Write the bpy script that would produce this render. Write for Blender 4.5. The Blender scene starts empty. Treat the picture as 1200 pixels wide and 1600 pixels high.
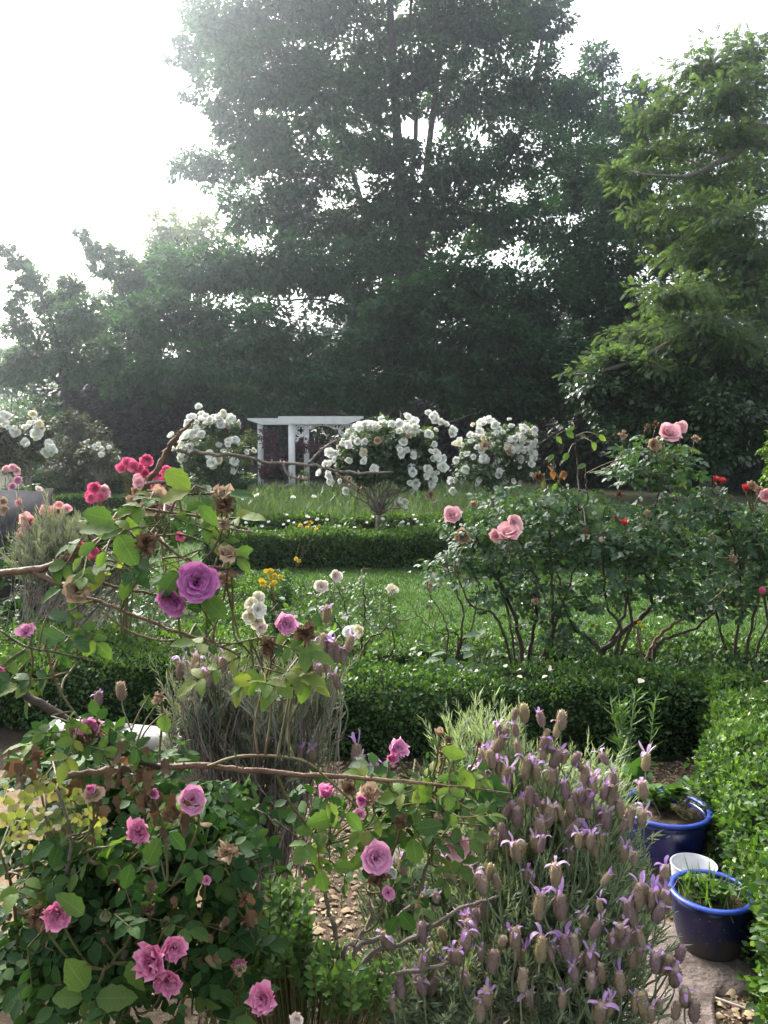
import bpy, math, random
import numpy as np
from mathutils import Vector, Matrix

# ------------------------------------------------------------------ camera
SC = bpy.context.scene
F, CX, CY, HOR, CAMZ = 1300.0, 600.0, 800.0, 690.0, 1.55
PITCH = math.atan((CY - HOR) / F)
cam_d = bpy.data.cameras.new('camera')
cam = bpy.data.objects.new('camera', cam_d)
SC.collection.objects.link(cam)
cam.location = (0, 0, CAMZ)
cam.rotation_euler = (math.pi / 2 - PITCH, 0, 0)
cam_d.sensor_fit = 'VERTICAL'
cam_d.sensor_height = 24.0
cam_d.lens = 24.0 * F / 1600.0
cam_d.clip_start = 0.05
cam_d.clip_end = 600
SC.camera = cam

# ------------------------------------------------------------------ sky, sun, exposure
SUN_AZ, SUN_EL = math.radians(-33), math.radians(39)      # azimuth from +Y (negative = left), elevation
W = bpy.data.worlds.new('World')
SC.world = W
W.use_nodes = True
wn, wl = W.node_tree.nodes, W.node_tree.links
bg = wn['Background']
sky = wn.new('ShaderNodeTexSky')
sky.sky_type = 'NISHITA'
sky.sun_disc = False
sky.sun_elevation = SUN_EL
sky.sun_rotation = SUN_AZ
sky.air_density = 1.0
sky.dust_density = 6.0
sky.ozone_density = 1.0
hs = wn.new('ShaderNodeHueSaturation')
hs.inputs['Saturation'].default_value = 0.42            # thin overcast: nearly white sky
wl.new(sky.outputs['Color'], hs.inputs['Color'])
wl.new(hs.outputs['Color'], bg.inputs['Color'])
bg.inputs['Strength'].default_value = 0.13
sun_d = bpy.data.lights.new('sun', 'SUN')
sun_d.energy = 1.5
sun_d.angle = math.radians(28)
sun_d.color = (1.0, 0.96, 0.90)
sun = bpy.data.objects.new('sun', sun_d)
SC.collection.objects.link(sun)
sdir = Vector((math.sin(SUN_AZ) * math.cos(SUN_EL), math.cos(SUN_AZ) * math.cos(SUN_EL), math.sin(SUN_EL)))
sun.rotation_euler = sdir.to_track_quat('Z', 'Y').to_euler()
SC.view_settings.view_transform = 'Standard'
SC.view_settings.look = 'None'
SC.view_settings.exposure = 2.05
SC.view_settings.gamma = 1.0
SC.view_settings.use_curve_mapping = False
cy = SC.cycles
cy.use_denoising = True
cy.max_bounces = 6
cy.diffuse_bounces = 3
cy.glossy_bounces = 2
cy.transmission_bounces = 4
cy.transparent_max_bounces = 6
cy.volume_bounces = 0
cy.use_adaptive_sampling = True
cy.adaptive_threshold = 0.02
cy.sample_clamp_indirect = 4.0

# ------------------------------------------------------------------ helpers
rng = np.random.default_rng(11)
random.seed(11)
COL = SC.collection
WM = {}
cp, sp = math.cos(PITCH), math.sin(PITCH)

def P(px, py, Y):
    """world point at forward distance Y that the photograph shows at pixel (px, py)"""
    u, v = (px - CX) / F, (CY - py) / F
    dy, dz = cp + v * sp, v * cp - sp
    return np.array([u / dy * Y, Y, CAMZ + dz / dy * Y])

def G(px, py, z=0.0):
    u, v = (px - CX) / F, (CY - py) / F
    dy, dz = cp + v * sp, v * cp - sp
    t = (z - CAMZ) / dz
    return np.array([u * t, dy * t, z])

def nrmz(a):
    a = np.asarray(a, float)
    return a / np.maximum(np.linalg.norm(a, axis=-1, keepdims=True), 1e-9)

def tag(o, label=None, cat=None, group=None, kind=None):
    if label: o['label'] = label
    if cat: o['category'] = cat
    if group: o['group'] = group
    if kind: o['kind'] = kind
    return o

def thing(name, label, cat, loc, group=None):
    o = bpy.data.objects.new(name, None)
    o.empty_display_size = 0.1
    COL.objects.link(o)
    M = Matrix.Translation(Vector(loc))
    o.matrix_basis = M
    WM[o.name] = M
    return tag(o, label, cat, group)

def put(name, me, parent=None, M=None, m=None, kind=None):
    """link a mesh as one object; M is its world matrix"""
    o = bpy.data.objects.new(name, me)
    COL.objects.link(o)
    M = Matrix.Identity(4) if M is None else M
    WM[o.name] = M
    if parent is not None:
        o.parent = parent
        o.matrix_basis = WM[parent.name].inverted() @ M
    else:
        o.matrix_basis = M
    if m is not None:
        if len(me.materials) == 0:
            me.materials.append(m)
        elif me.materials[0] is not m:
            o.material_slots[0].link = 'OBJECT'
            o.material_slots[0].material = m
    if kind: o['kind'] = kind
    return o

def mesh(name, verts, faces, m=None, uv=None, smooth=False):
    """faces: (n,3) or (n,4) array; uv: per-vertex (n,2)"""
    verts = np.asarray(verts, np.float32).reshape(-1, 3)
    faces = np.asarray(faces, np.int32)
    k = faces.shape[1]
    me = bpy.data.meshes.new(name)
    me.vertices.add(len(verts)); me.vertices.foreach_set('co', verts.ravel())
    me.loops.add(faces.size); me.loops.foreach_set('vertex_index', faces.ravel())
    me.polygons.add(len(faces))
    me.polygons.foreach_set('loop_start', np.arange(0, faces.size, k, dtype=np.int32))
    me.polygons.foreach_set('loop_total', np.full(len(faces), k, np.int32))
    if smooth:
        me.polygons.foreach_set('use_smooth', np.ones(len(faces), bool))
    if uv is not None:
        uvl = me.uv_layers.new(name='UVMap')
        uvl.data.foreach_set('uv', np.asarray(uv, np.float32)[faces.ravel()].ravel())
    me.update(calc_edges=True)
    if m is not None: me.materials.append(m)
    return me

class MB:
    """collects quads of one part"""
    def __init__(s): s.v = []; s.f = []; s.n = 0; s.uv = []
    def add(s, v, f):
        v = np.asarray(v, float).reshape(-1, 3); f = np.asarray(f, int)
        if f.shape[1] == 3: f = np.concatenate([f, f[:, 2:3]], 1)
        s.v.append(v); s.f.append(f + s.n); s.n += len(v); return s
    def box(s, c, h, rot=None):
        c = np.asarray(c, float); h = np.asarray(h, float)
        v = np.array([[x, y, z] for x in (-1, 1) for y in (-1, 1) for z in (-1, 1)]) * h
        if rot is not None: v = v @ np.asarray(rot).T
        return s.add(v + c, [[0, 1, 3, 2], [4, 6, 7, 5], [0, 4, 5, 1], [2, 3, 7, 6], [0, 2, 6, 4], [1, 5, 7, 3]])
    def tube(s, pts, rad, n=6, cap=True): 
        v, f = tube(pts, rad, n, cap); return s.add(v, f)
    def mesh(s, name, m=None, smooth=True):
        v = np.concatenate(s.v); f = np.concatenate(s.f)
        tri = f[f[:, 2] == f[:, 3]][:, :3]; qd = f[f[:, 2] != f[:, 3]]
        if len(tri):
            qt = np.concatenate([qd[:, [0, 1, 2]], qd[:, [0, 2, 3]], tri]) if len(qd) else tri
            return mesh(name, v, qt, m, None, smooth)
        return mesh(name, v, qd, m, None, smooth)

def spline(pts, n=24):
    pts = np.asarray(pts, float)
    p = np.concatenate([[2 * pts[0] - pts[1]], pts, [2 * pts[-1] - pts[-2]]])
    t = np.linspace(0, len(pts) - 1 - 1e-6, n)
    i = t.astype(int); u = (t - i)[:, None]
    a, b, c, d = p[i], p[i + 1], p[i + 2], p[i + 3]
    return 0.5 * ((2 * b) + (-a + c) * u + (2 * a - 5 * b + 4 * c - d) * u ** 2 + (-a + 3 * b - 3 * c + d) * u ** 3)

def tube(pts, rad, n=6, cap=True):
    pts = np.asarray(pts, float); m = len(pts)
    rad = np.broadcast_to(np.asarray(rad, float), (m,)) if np.ndim(rad) == 0 else np.interp(np.linspace(0, 1, m), np.linspace(0, 1, len(rad)), rad)
    t = nrmz(np.gradient(pts, axis=0))
    ref = np.array([0.31, 0.17, 0.93]) if abs(t[0][2]) < 0.8 else np.array([0.93, 0.3, 0.17])
    a = nrmz(np.cross(t, ref)); b = np.cross(t, a)
    ang = np.arange(n) * 2 * math.pi / n
    v = pts[:, None] + rad[:, None, None] * (np.cos(ang)[None, :, None] * a[:, None] + np.sin(ang)[None, :, None] * b[:, None])
    v = v.reshape(-1, 3)
    i, j = np.meshgrid(np.arange(m - 1), np.arange(n), indexing='ij')
    q = np.stack([i * n + j, i * n + (j + 1) % n, (i + 1) * n + (j + 1) % n, (i + 1) * n + j], -1).reshape(-1, 4)
    if cap:
        v = np.concatenate([v, pts[:1], pts[-1:]])
        k = np.arange(n)
        c0 = np.stack([(k + 1) % n, k, np.full(n, m * n), np.full(n, m * n)], -1)
        c1 = np.stack([(m - 1) * n + k, (m - 1) * n + (k + 1) % n, np.full(n, m * n + 1), np.full(n, m * n + 1)], -1)
        q = np.concatenate([q, c0, c1])
    return v, q

def lathe(prof, n=48):
    prof = np.asarray(prof, float); m = len(prof)
    ang = np.arange(n) * 2 * math.pi / n
    v = np.stack([prof[:, 0:1] * np.cos(ang), prof[:, 0:1] * np.sin(ang), np.repeat(prof[:, 1:2], n, 1)], -1).reshape(-1, 3)
    i, j = np.meshgrid(np.arange(m - 1), np.arange(n), indexing='ij')
    q = np.stack([i * n + j, i * n + (j + 1) % n, (i + 1) * n + (j + 1) % n, (i + 1) * n + j], -1).reshape(-1, 4)
    return v, q

# leaf templates: base at origin, along +Y, normal +Z  -> (verts, tris, uv)
def leaf_template(rows, width=0.34, fold=0.16, droop=0.12, serr=0.0, peak=0.42):
    V = [(0, 0, 0)]; U = [(0.5, 0)]; T = []
    for r in range(1, rows + 1):
        b = r / (rows + 1)
        w = width * (math.sin(math.pi * b ** (math.log(0.5) / math.log(peak)))) ** 0.75
        w *= 1 + serr * (1 if r % 2 else -1)
        z = -droop * b * b
        V += [(-w, b, z + fold * w), (0, b, z), (w, b, z + fold * w)]
        U += [(0, b), (0.5, b), (1, b)]
    V.append((0, 1, -droop)); U.append((0.5, 1))
    T += [(0, 2, 1), (0, 3, 2)]
    for r in range(rows - 1):
        a = 1 + 3 * r; c = a + 3
        T += [(a, a + 1, c + 1), (a, c + 1, c), (a + 1, a + 2, c + 2), (a + 1, c + 2, c + 1)]
    a = 1 + 3 * (rows - 1); e = len(V) - 1
    T += [(a, a + 1, e), (a + 1, a + 2, e)]
    return np.array(V, float), np.array(T), np.array(U, float)

T_DIA = (np.array([[0, 0, 0], [-.3, .45, .06], [0, 1, -.08], [.3, .45, .06]], float), np.array([[0, 3, 2], [0, 2, 1]]),
         np.array([[.5, 0], [0, .45], [.5, 1], [1, .45]], float))
T_LEAF = leaf_template(1, .30, .2, .10, 0, .45)
T_BLADE = (np.array([[-.5, 0, 0], [.5, 0, 0], [-.38, .55, .06], [.38, .55, .06], [0, 1, .3]], float), np.array([[0, 1, 3], [0, 3, 2], [2, 3, 4]]),
           np.array([[0, 0], [1, 0], [0, .5], [1, .5], [.5, 1]], float))
T_NEEDLE = (np.array([[-.05, 0, 0], [.05, 0, 0], [-.06, .5, .05], [.06, .5, .05], [0, 1, .16]], float), np.array([[0, 1, 3], [0, 3, 2], [2, 3, 4]]),
            np.array([[0, 0], [1, 0], [0, .5], [1, .5], [.5, 1]], float))

def frond_template(pairs=5):
    V, T, U = [], [], []
    for i in range(pairs):
        b = 0.12 + 0.88 * i / (pairs - 1)
        L = 0.24 * math.sin(math.pi * (0.15 + 0.75 * i / pairs)) + 0.05
        for sgn in (-1, 1):
            k = len(V)
            d = np.array([sgn * 0.85, 0.5, -0.18]); e = np.array([-sgn * 0.5, 0.85, 0]) * 0.17 * L / 0.3
            o = np.array([0, b, -0.2 * b * b])
            V += [o, o + d * L * .5 + e, o + d * L, o + d * L * .5 - e]
            T += [(k, k + 3, k + 2), (k, k + 2, k + 1)]
            U += [(.5, 0), (0, .5), (.5, 1), (1, .5)]
    return np.array(V), np.array(T), np.array(U)
T_FROND = frond_template()

def basis(dirs, nor):
    y = nrmz(dirs); x = nrmz(np.cross(y, nor)); z = np.cross(x, y)
    return np.stack([x, y, z], -1)                       # columns x,y,z

def cloud(tmpl, pos, dirs, nor, size, wid=1.0):
    V, T, U = tmpl
    pos = np.asarray(pos, float); N = len(pos)
    R = basis(dirs, nor)
    sz = np.broadcast_to(np.asarray(size, float), (N,))
    S = np.stack([sz * wid, sz, sz], -1)
    v = np.einsum('nij,nkj->nki', R, V[None] * S[:, None]) + pos[:, None]
    f = T[None] + (np.arange(N) * len(V))[:, None, None]
    return v.reshape(-1, 3), f.reshape(-1, 3), np.tile(U, (N, 1))

def cloud_mesh(name, parts, m):
    vs, fs, us, n = [], [], [], 0
    for v, f, u in parts:
        vs.append(v); fs.append(f + n); us.append(u); n += len(v)
    return mesh(name, np.concatenate(vs), np.concatenate(fs), m, np.concatenate(us))

def rdir(n): return nrmz(rng.normal(size=(n, 3)))

def lmat(pos, d, nor, size, wid=1.0):
    R = basis(np.asarray(d, float)[None], np.asarray(nor, float)[None])[0]
    M = Matrix.Identity(4)
    for i in range(3):
        M[i][0] = R[i, 0] * size * wid; M[i][1] = R[i, 1] * size; M[i][2] = R[i, 2] * size; M[i][3] = pos[i]
    return M

def zmat(pos, axis, size, roll=None):
    """local Z along axis"""
    z = nrmz(axis); a = nrmz(rng.normal(size=3)) if roll is None else np.asarray(roll, float)
    x = nrmz(np.cross(a, z)); y = np.cross(z, x)
    M = Matrix.Identity(4)
    for i in range(3):
        M[i][0] = x[i] * size; M[i][1] = y[i] * size; M[i][2] = z[i] * size; M[i][3] = pos[i]
    return M

# ------------------------------------------------------------------ materials
def newmat(name):
    m = bpy.data.materials.new(name); m.use_nodes = True
    nt = m.node_tree
    return m, nt.nodes, nt.links, nt.nodes['Principled BSDF'], nt.nodes['Material Output']

def mixcol(n, l, fac, a, b, mode='MIX'):
    x = n.new('ShaderNodeMix'); x.data_type = 'RGBA'; x.blend_type = mode
    for s, val in ((x.inputs[0], fac), (x.inputs[6], a), (x.inputs[7], b)):
        if hasattr(val, 'is_output') or hasattr(val, 'links'): l.new(val, s)
        elif isinstance(val, (int, float)): s.default_value = val
        else: s.default_value = (*val, 1) if len(val) == 3 else val
    return x.outputs[2]

def noise(n, l, scale, detail=3, coord='Object', rough=0.55):
    tc = n.new('ShaderNodeTexCoord'); t = n.new('ShaderNodeTexNoise')
    t.inputs['Scale'].default_value = scale; t.inputs['Detail'].default_value = detail; t.inputs['Roughness'].default_value = rough
    l.new(tc.outputs[coord], t.inputs['Vector'])
    return t.outputs['Fac']

def ramp(n, l, fac, stops):
    r = n.new('ShaderNodeValToRGB'); e = r.color_ramp.elements
    while len(e) < len(stops): e.new(0.5)
    for k, (p, c) in enumerate(stops):
        e[k].position = p; e[k].color = (*c, 1)
    l.new(fac, r.inputs['Fac']); return r.outputs['Color']

def bump(n, l, h, strength=0.3, dist=0.01):
    b = n.new('ShaderNodeBump'); b.inputs['Strength'].default_value = strength; b.inputs['Distance'].default_value = dist
    l.new(h, b.inputs['Height']); return b.outputs['Normal']

def mapr(n, l, v, a, b, c=0.0, d=1.0):
    x = n.new('ShaderNodeMapRange'); l.new(v, x.inputs[0])
    for i, q in enumerate((a, b, c, d)): x.inputs[1 + i].default_value = q
    return x.outputs[0]

def leafmat(name, stops, transl=0.3, tcol=None, rough=0.5, rand='island', veins=False, patch=0.0, patch_scale=0.7, spots=0.0, spec=0.35):
    """stops: list of colours picked at random per leaf"""
    m, n, l, bs, out = newmat(name)
    if rand == 'island':
        g = n.new('ShaderNodeNewGeometry'); rv = g.outputs['Random Per Island']
    else:
        g = n.new('ShaderNodeObjectInfo'); rv = g.outputs['Random']
    k = len(stops)
    c = ramp(n, l, rv, [((i + 0.5) / k if k > 1 else 0.5, s) for i, s in enumerate(stops)])
    if patch:
        nz = noise(n, l, patch_scale, 2)
        c = mixcol(n, l, mapr(n, l, nz, 0.35, 0.65), mixcol(n, l, patch, c, (0.02, 0.035, 0.018)), c)
    if veins:
        tc = n.new('ShaderNodeTexCoord'); sx = n.new('ShaderNodeSeparateXYZ'); l.new(tc.outputs['UV'], sx.inputs[0])
        def mth(op, a, b=None):
            q = n.new('ShaderNodeMath'); q.operation = op
            for s, val in ((q.inputs[0], a), (q.inputs[1], b)):
                if val is None: continue
                if isinstance(val, (int, float)): s.default_value = val
                else: l.new(val, s)
            return q.outputs[0]
        au = mth('ABSOLUTE', mth('SUBTRACT', sx.outputs[0], 0.5))
        rib = mapr(n, l, au, 0.0, 0.035, 1.0, 0.0)
        sv = mth('PINGPONG', mth('SUBTRACT', sx.outputs[1], mth('MULTIPLY', au, 0.35)), 0.055)
        side = mapr(n, l, sv, 0.0, 0.012, 0.5, 0.0)
        vv = mth('MAXIMUM', rib, side)
        c = mixcol(n, l, mth('MULTIPLY', vv, 0.35), c, (0.22, 0.30, 0.12))
        l.new(bump(n, l, mth('SUBTRACT', 1.0, vv), 0.25, 0.002), bs.inputs['Normal'])
        if spots:
            sn = noise(n, l, 6.0, 3)
            c = mixcol(n, l, mapr(n, l, sn, 0.60, 0.70, 0, spots), c, (0.10, 0.075, 0.02))
    l.new(c, bs.inputs['Base Color'])
    bs.inputs['Roughness'].default_value = rough
    bs.inputs['Specular IOR Level'].default_value = spec
    if transl:
        tr = n.new('ShaderNodeBsdfTranslucent')
        l.new(mixcol(n, l, 1.0, c, tcol or (1.6, 1.7, 0.7), 'MULTIPLY'), tr.inputs['Color'])
        mx = n.new('ShaderNodeMixShader'); mx.inputs[0].default_value = transl
        l.new(bs.outputs[0], mx.inputs[1]); l.new(tr.outputs[0], mx.inputs[2]); l.new(mx.outputs[0], out.inputs['Surface'])
    return m

def plain(name, c1, c2=None, scale=8, rough=0.7, bmp=0.0, spec=0.3, detail=4, lo=0.35, hi=0.65, bscale=None):
    m, n, l, bs, out = newmat(name)
    if c2 is None: bs.inputs['Base Color'].default_value = (*c1, 1)
    else:
        nz = noise(n, l, scale, detail)
        l.new(mixcol(n, l, mapr(n, l, nz, lo, hi), c1, c2), bs.inputs['Base Color'])
    if bmp:
        l.new(bump(n, l, noise(n, l, bscale or scale * 2, 5), bmp, 0.02), bs.inputs['Normal'])
    bs.inputs['Roughness'].default_value = rough; bs.inputs['Specular IOR Level'].default_value = spec
    return m

def petalmat(name, inner, outer, transl=0.3, var=0.25, rough=0.6, edge=None):
    m, n, l, bs, out = newmat(name)
    tc = n.new('ShaderNodeTexCoord'); sx = n.new('ShaderNodeSeparateXYZ'); l.new(tc.outputs['UV'], sx.inputs[0])
    c = mixcol(n, l, mapr(n, l, sx.outputs[1], 0.15, 0.9), inner, outer)
    if edge: c = mixcol(n, l, mapr(n, l, sx.outputs[1], 0.8, 1.0, 0, 0.8), c, edge)
    oi = n.new('ShaderNodeObjectInfo')
    nz = noise(n, l, 1.2, 4)
    c = mixcol(n, l, mapr(n, l, nz, 0.3, 0.7, 0, var), c, tuple(x * 0.55 for x in outer))
    c = mixcol(n, l, mapr(n, l, oi.outputs['Random'], 0, 1, 0, 0.3), c, tuple(min(1, x * 1.25 + .05) for x in inner))
    l.new(c, bs.inputs['Base Color'])
    bs.inputs['Roughness'].default_value = rough; bs.inputs['Specular IOR Level'].default_value = 0.2
    tr = n.new('ShaderNodeBsdfTranslucent'); l.new(c, tr.inputs['Color'])
    mx = n.new('ShaderNodeMixShader'); mx.inputs[0].default_value = transl
    l.new(bs.outputs[0], mx.inputs[1]); l.new(tr.outputs[0], mx.inputs[2]); l.new(mx.outputs[0], out.inputs['Surface'])
    return m

M = {}
M['oak'] = leafmat('oak_leaf', [(.024, .076, .040), (.036, .104, .052), (.060, .150, .076), (.030, .090, .050)], .40, patch=.55, patch_scale=.45, rough=.7, spec=.1)
M['lime_tree'] = leafmat('lime_tree_leaf', [(.12, .17, .035), (.17, .21, .05), (.09, .14, .035)], .4)
M['left_tree'] = leafmat('left_tree_leaf', [(.040, .098, .050), (.058, .128, .066), (.085, .165, .085)], .42, patch=.3, patch_scale=.5)
M['feather'] = leafmat('feather_leaf', [(.085, .135, .065), (.115, .17, .085), (.07, .11, .05)], .45, rough=.7, spec=.1)
M['mid_tree'] = leafmat('mid_tree_leaf', [(.07, .12, .04), (.10, .16, .05), (.05, .09, .03)], .4, patch=.3)
M['laurel'] = leafmat('laurel_leaf', [(.018, .045, .016), (.028, .065, .022), (.045, .09, .03)], .2, rough=.3, spec=.5, patch=.3)
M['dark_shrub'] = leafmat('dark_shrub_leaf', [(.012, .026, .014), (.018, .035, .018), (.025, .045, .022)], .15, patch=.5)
M['brown_shrub'] = leafmat('brown_shrub_leaf', [(.05, .06, .032), (.075, .085, .045), (.055, .08, .04), (.09, .085, .05)], .25)
M['box'] = leafmat('box_leaf', [(.026, .07, .018), (.042, .10, .024), (.065, .14, .034), (.036, .085, .024)], .3, rough=.48, spec=.3, patch=.35, patch_scale=3)
M['box_new'] = leafmat('box_new_leaf', [(.07, .14, .025), (.10, .18, .03), (.13, .21, .04), (.055, .115, .025)], .35, rough=.42, spec=.4)  # new growth colour; on hedges it also paints in light on tops and sides
M['box_leaf'] = leafmat('box_leaf_single', [(.022, .055, .016), (.035, .08, .02), (.055, .115, .028), (.03, .065, .02)], .25, rough=.42, spec=.4, rand='object')
M['box_leaf_new_lit'] = leafmat('box_leaf_new_lit_single', [(.07, .14, .025), (.10, .18, .03), (.13, .21, .04), (.055, .115, .025)], .35, rough=.45, spec=.35, rand='object')  # new growth colour, also painted brightness of the lit hedge sides
M['box_far'] = leafmat('box_far_leaf', [(.04, .09, .025), (.06, .125, .03), (.085, .15, .035)], .3, patch=.3, patch_scale=2)
M['rose_far'] = leafmat('white_rose_leaf', [(.05, .095, .05), (.08, .13, .065), (.11, .16, .08)], .3)
M['rose_dark'] = leafmat('rose_leaf_dark', [(.022, .060, .016), (.036, .088, .022), (.055, .118, .028), (.028, .072, .024)], .3, rand='object', veins=True, spots=.5, rough=.55, spec=.13)
M['rose_blue'] = leafmat('rose_leaf_bluish', [(.035, .072, .035), (.055, .10, .055), (.08, .135, .08), (.05, .105, .04)], .25, rand='object', veins=True, spots=.3, rough=.5, spec=.3)
M['rose_mid'] = leafmat('rose_leaf_mid', [(.06, .115, .032), (.085, .15, .038), (.115, .175, .045), (.05, .10, .035)], .38, rand='object', veins=True, spots=.7, rough=.6, spec=.12)
M['rose_lime'] = leafmat('rose_leaf_lime', [(.09, .16, .03), (.13, .19, .04), (.16, .19, .045)], .36, rand='object', veins=True, spots=.6, rough=.6, spec=.2)
M['rose_red'] = leafmat('rose_leaf_red', [(.16, .045, .02), (.22, .09, .03), (.14, .10, .03), (.12, .12, .03)], .35, rand='object', veins=True)
M['rose_stuff'] = leafmat('rose_leaf_far', [(.018, .050, .014), (.030, .074, .020), (.048, .10, .026)], .28, rough=.55, spec=.12)
M['rose_bl_stuff'] = leafmat('rose_leaf_bluish_far', [(.03, .068, .033), (.05, .095, .05), (.075, .13, .07), (.045, .095, .038)], .25, rough=.5, spec=.28)
M['dry_leaf'] = leafmat('dry_leaf', [(.07, .042, .022), (.11, .066, .034), (.05, .03, .018), (.17, .11, .065)], .2, tcol=(1.2, 1, .7), rand='object', rough=.8)
M['bract_lime'] = leafmat('lime_bract', [(.18, .22, .055), (.22, .23, .07), (.14, .19, .05), (.26, .22, .11)], .4, rand='object')
M['lav'] = leafmat('lavender_leaf', [(.20, .25, .17), (.26, .31, .215), (.33, .37, .28), (.23, .295, .165)], .3, rough=.7)
M['lav_grey'] = leafmat('lavender_leaf_grey', [(.15, .17, .13), (.21, .225, .18), (.27, .275, .23), (.17, .21, .12)], .2, rough=.8)
M['lav_stem'] = leafmat('lavender_stem', [(.14, .19, .09), (.20, .24, .13)], .0, rand='object', rough=.7)
M['lav_dead'] = leafmat('dry_twig', [(.22, .19, .17), (.32, .28, .25), (.40, .36, .32), (.15, .13, .11)], 0, rough=.85)
M['lav_head'] = leafmat('lavender_spike', [(.34, .26, .20), (.40, .32, .24), (.36, .30, .18), (.30, .22, .19)], .1, rand='object', rough=.85, spec=.1)
M['lav_headp'] = leafmat('lavender_spike_purple', [(.29, .20, .21), (.34, .25, .24)], .1, rand='object', rough=.85, spec=.1)
M['lav_ear'] = leafmat('lavender_tuft', [(.50, .28, .60), (.58, .38, .64), (.64, .46, .60), (.44, .24, .58)], .45, tcol=(1.1, 1, 1.1), rand='object')
M['grass'] = leafmat('lawn_blade', [(.06, .125, .032), (.078, .148, .038), (.052, .11, .03), (.09, .155, .045)], .3, patch=.2, patch_scale=2)
M['meadow'] = leafmat('meadow_blade', [(.065, .115, .045), (.09, .14, .065), (.12, .155, .09), (.08, .125, .06)], .35, patch=.3, patch_scale=.8)
M['weed'] = leafmat('weed_leaf', [(.05, .11, .03), (.08, .15, .035), (.11, .18, .04)], .35)
M['bed'] = leafmat('bed_leaf', [(.025, .06, .02), (.04, .085, .028), (.06, .11, .03)], .25, patch=.4, patch_scale=2)
M['hosta'] = leafmat('broad_leaf', [(.06, .11, .06), (.085, .14, .08), (.05, .10, .045)], .25, rand='object', veins=True, rough=.5)
M['berb'] = leafmat('purple_leaf', [(.12, .05, .075), (.20, .09, .13), (.15, .06, .08), (.10, .05, .05)], .35, tcol=(1.3, 1, 1.1))
M['jas'] = leafmat('privet_leaf', [(.05, .11, .028), (.075, .15, .036), (.105, .19, .045)], .33, rough=.45)
M['weed_leaf'] = leafmat('weed_leaf_single', [(.05, .11, .03), (.08, .15, .035), (.11, .18, .04)], .35, rand='object')
M['jas_leaf'] = leafmat('privet_leaf_single', [(.05, .11, .028), (.075, .15, .036), (.105, .19, .045)], .33, rough=.45, rand='object')
M['cane_green'] = plain('cane_green', (.10, .12, .04), (.13, .08, .04), 14, .6, .3)
M['cane_brown'] = plain('cane_brown', (.11, .06, .035), (.20, .13, .08), 22, .65, .5, lo=.4, hi=.7)
M['cane_dark'] = plain('cane_dark', (.028, .018, .015), (.062, .042, .032), 18, .6, .4)
M['cane_grey'] = plain('cane_grey', (.12, .095, .075), (.20, .17, .14), 25, .8, .4)
M['bark'] = plain('bark', (.035, .030, .026), (.07, .062, .052), 5, .9, .6)
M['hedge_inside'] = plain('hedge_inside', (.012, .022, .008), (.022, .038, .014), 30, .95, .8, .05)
M['bark_light'] = plain('bark_light', (.10, .09, .07), (.17, .15, .12), 7, .9, .5)
M['p_white'] = petalmat('petal_white', (.78, .76, .62), (.84, .84, .80), .3, .12)
M['p_cream'] = petalmat('petal_cream', (.80, .70, .34), (.82, .78, .62), .3, .15)
M['p_blush'] = petalmat('petal_blush', (.80, .62, .50), (.82, .70, .64), .3, .15)
M['p_pink'] = petalmat('petal_pink', (.86, .50, .48), (.85, .47, .51), .3, .15)
M['p_salmon'] = petalmat('petal_salmon', (.86, .48, .42), (.83, .40, .44), .3, .2)
M['p_hot'] = petalmat('petal_hot_pink', (.80, .22, .34), (.78, .11, .27), .3, .3)
M['p_mauve'] = petalmat('petal_mauve', (.74, .17, .36), (.70, .20, .38), .3, .3, edge=(.82, .46, .56))
M['p_purple'] = petalmat('petal_purple', (.50, .07, .33), (.52, .14, .40), .3, .2, edge=(.64, .28, .52))
M['p_magenta'] = petalmat('petal_magenta', (.68, .14, .38), (.72, .28, .48), .3, .25, edge=(.80, .52, .62))
M['p_red'] = petalmat('petal_red', (.5, .03, .03), (.60, .05, .06), .2, .3)
M['p_dead'] = petalmat('petal_dead', (.16, .09, .045), (.22, .13, .07), .15, .8, .85)
M['p_beige'] = petalmat('petal_beige', (.42, .27, .15), (.50, .36, .24), .25, .5, .8)
M['p_yellow'] = petalmat('petal_yellow', (.70, .45, .02), (.75, .55, .03), .2, .2)
M['sepal'] = plain('sepal', (.09, .13, .04), (.13, .10, .05), 20, .6)

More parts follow.
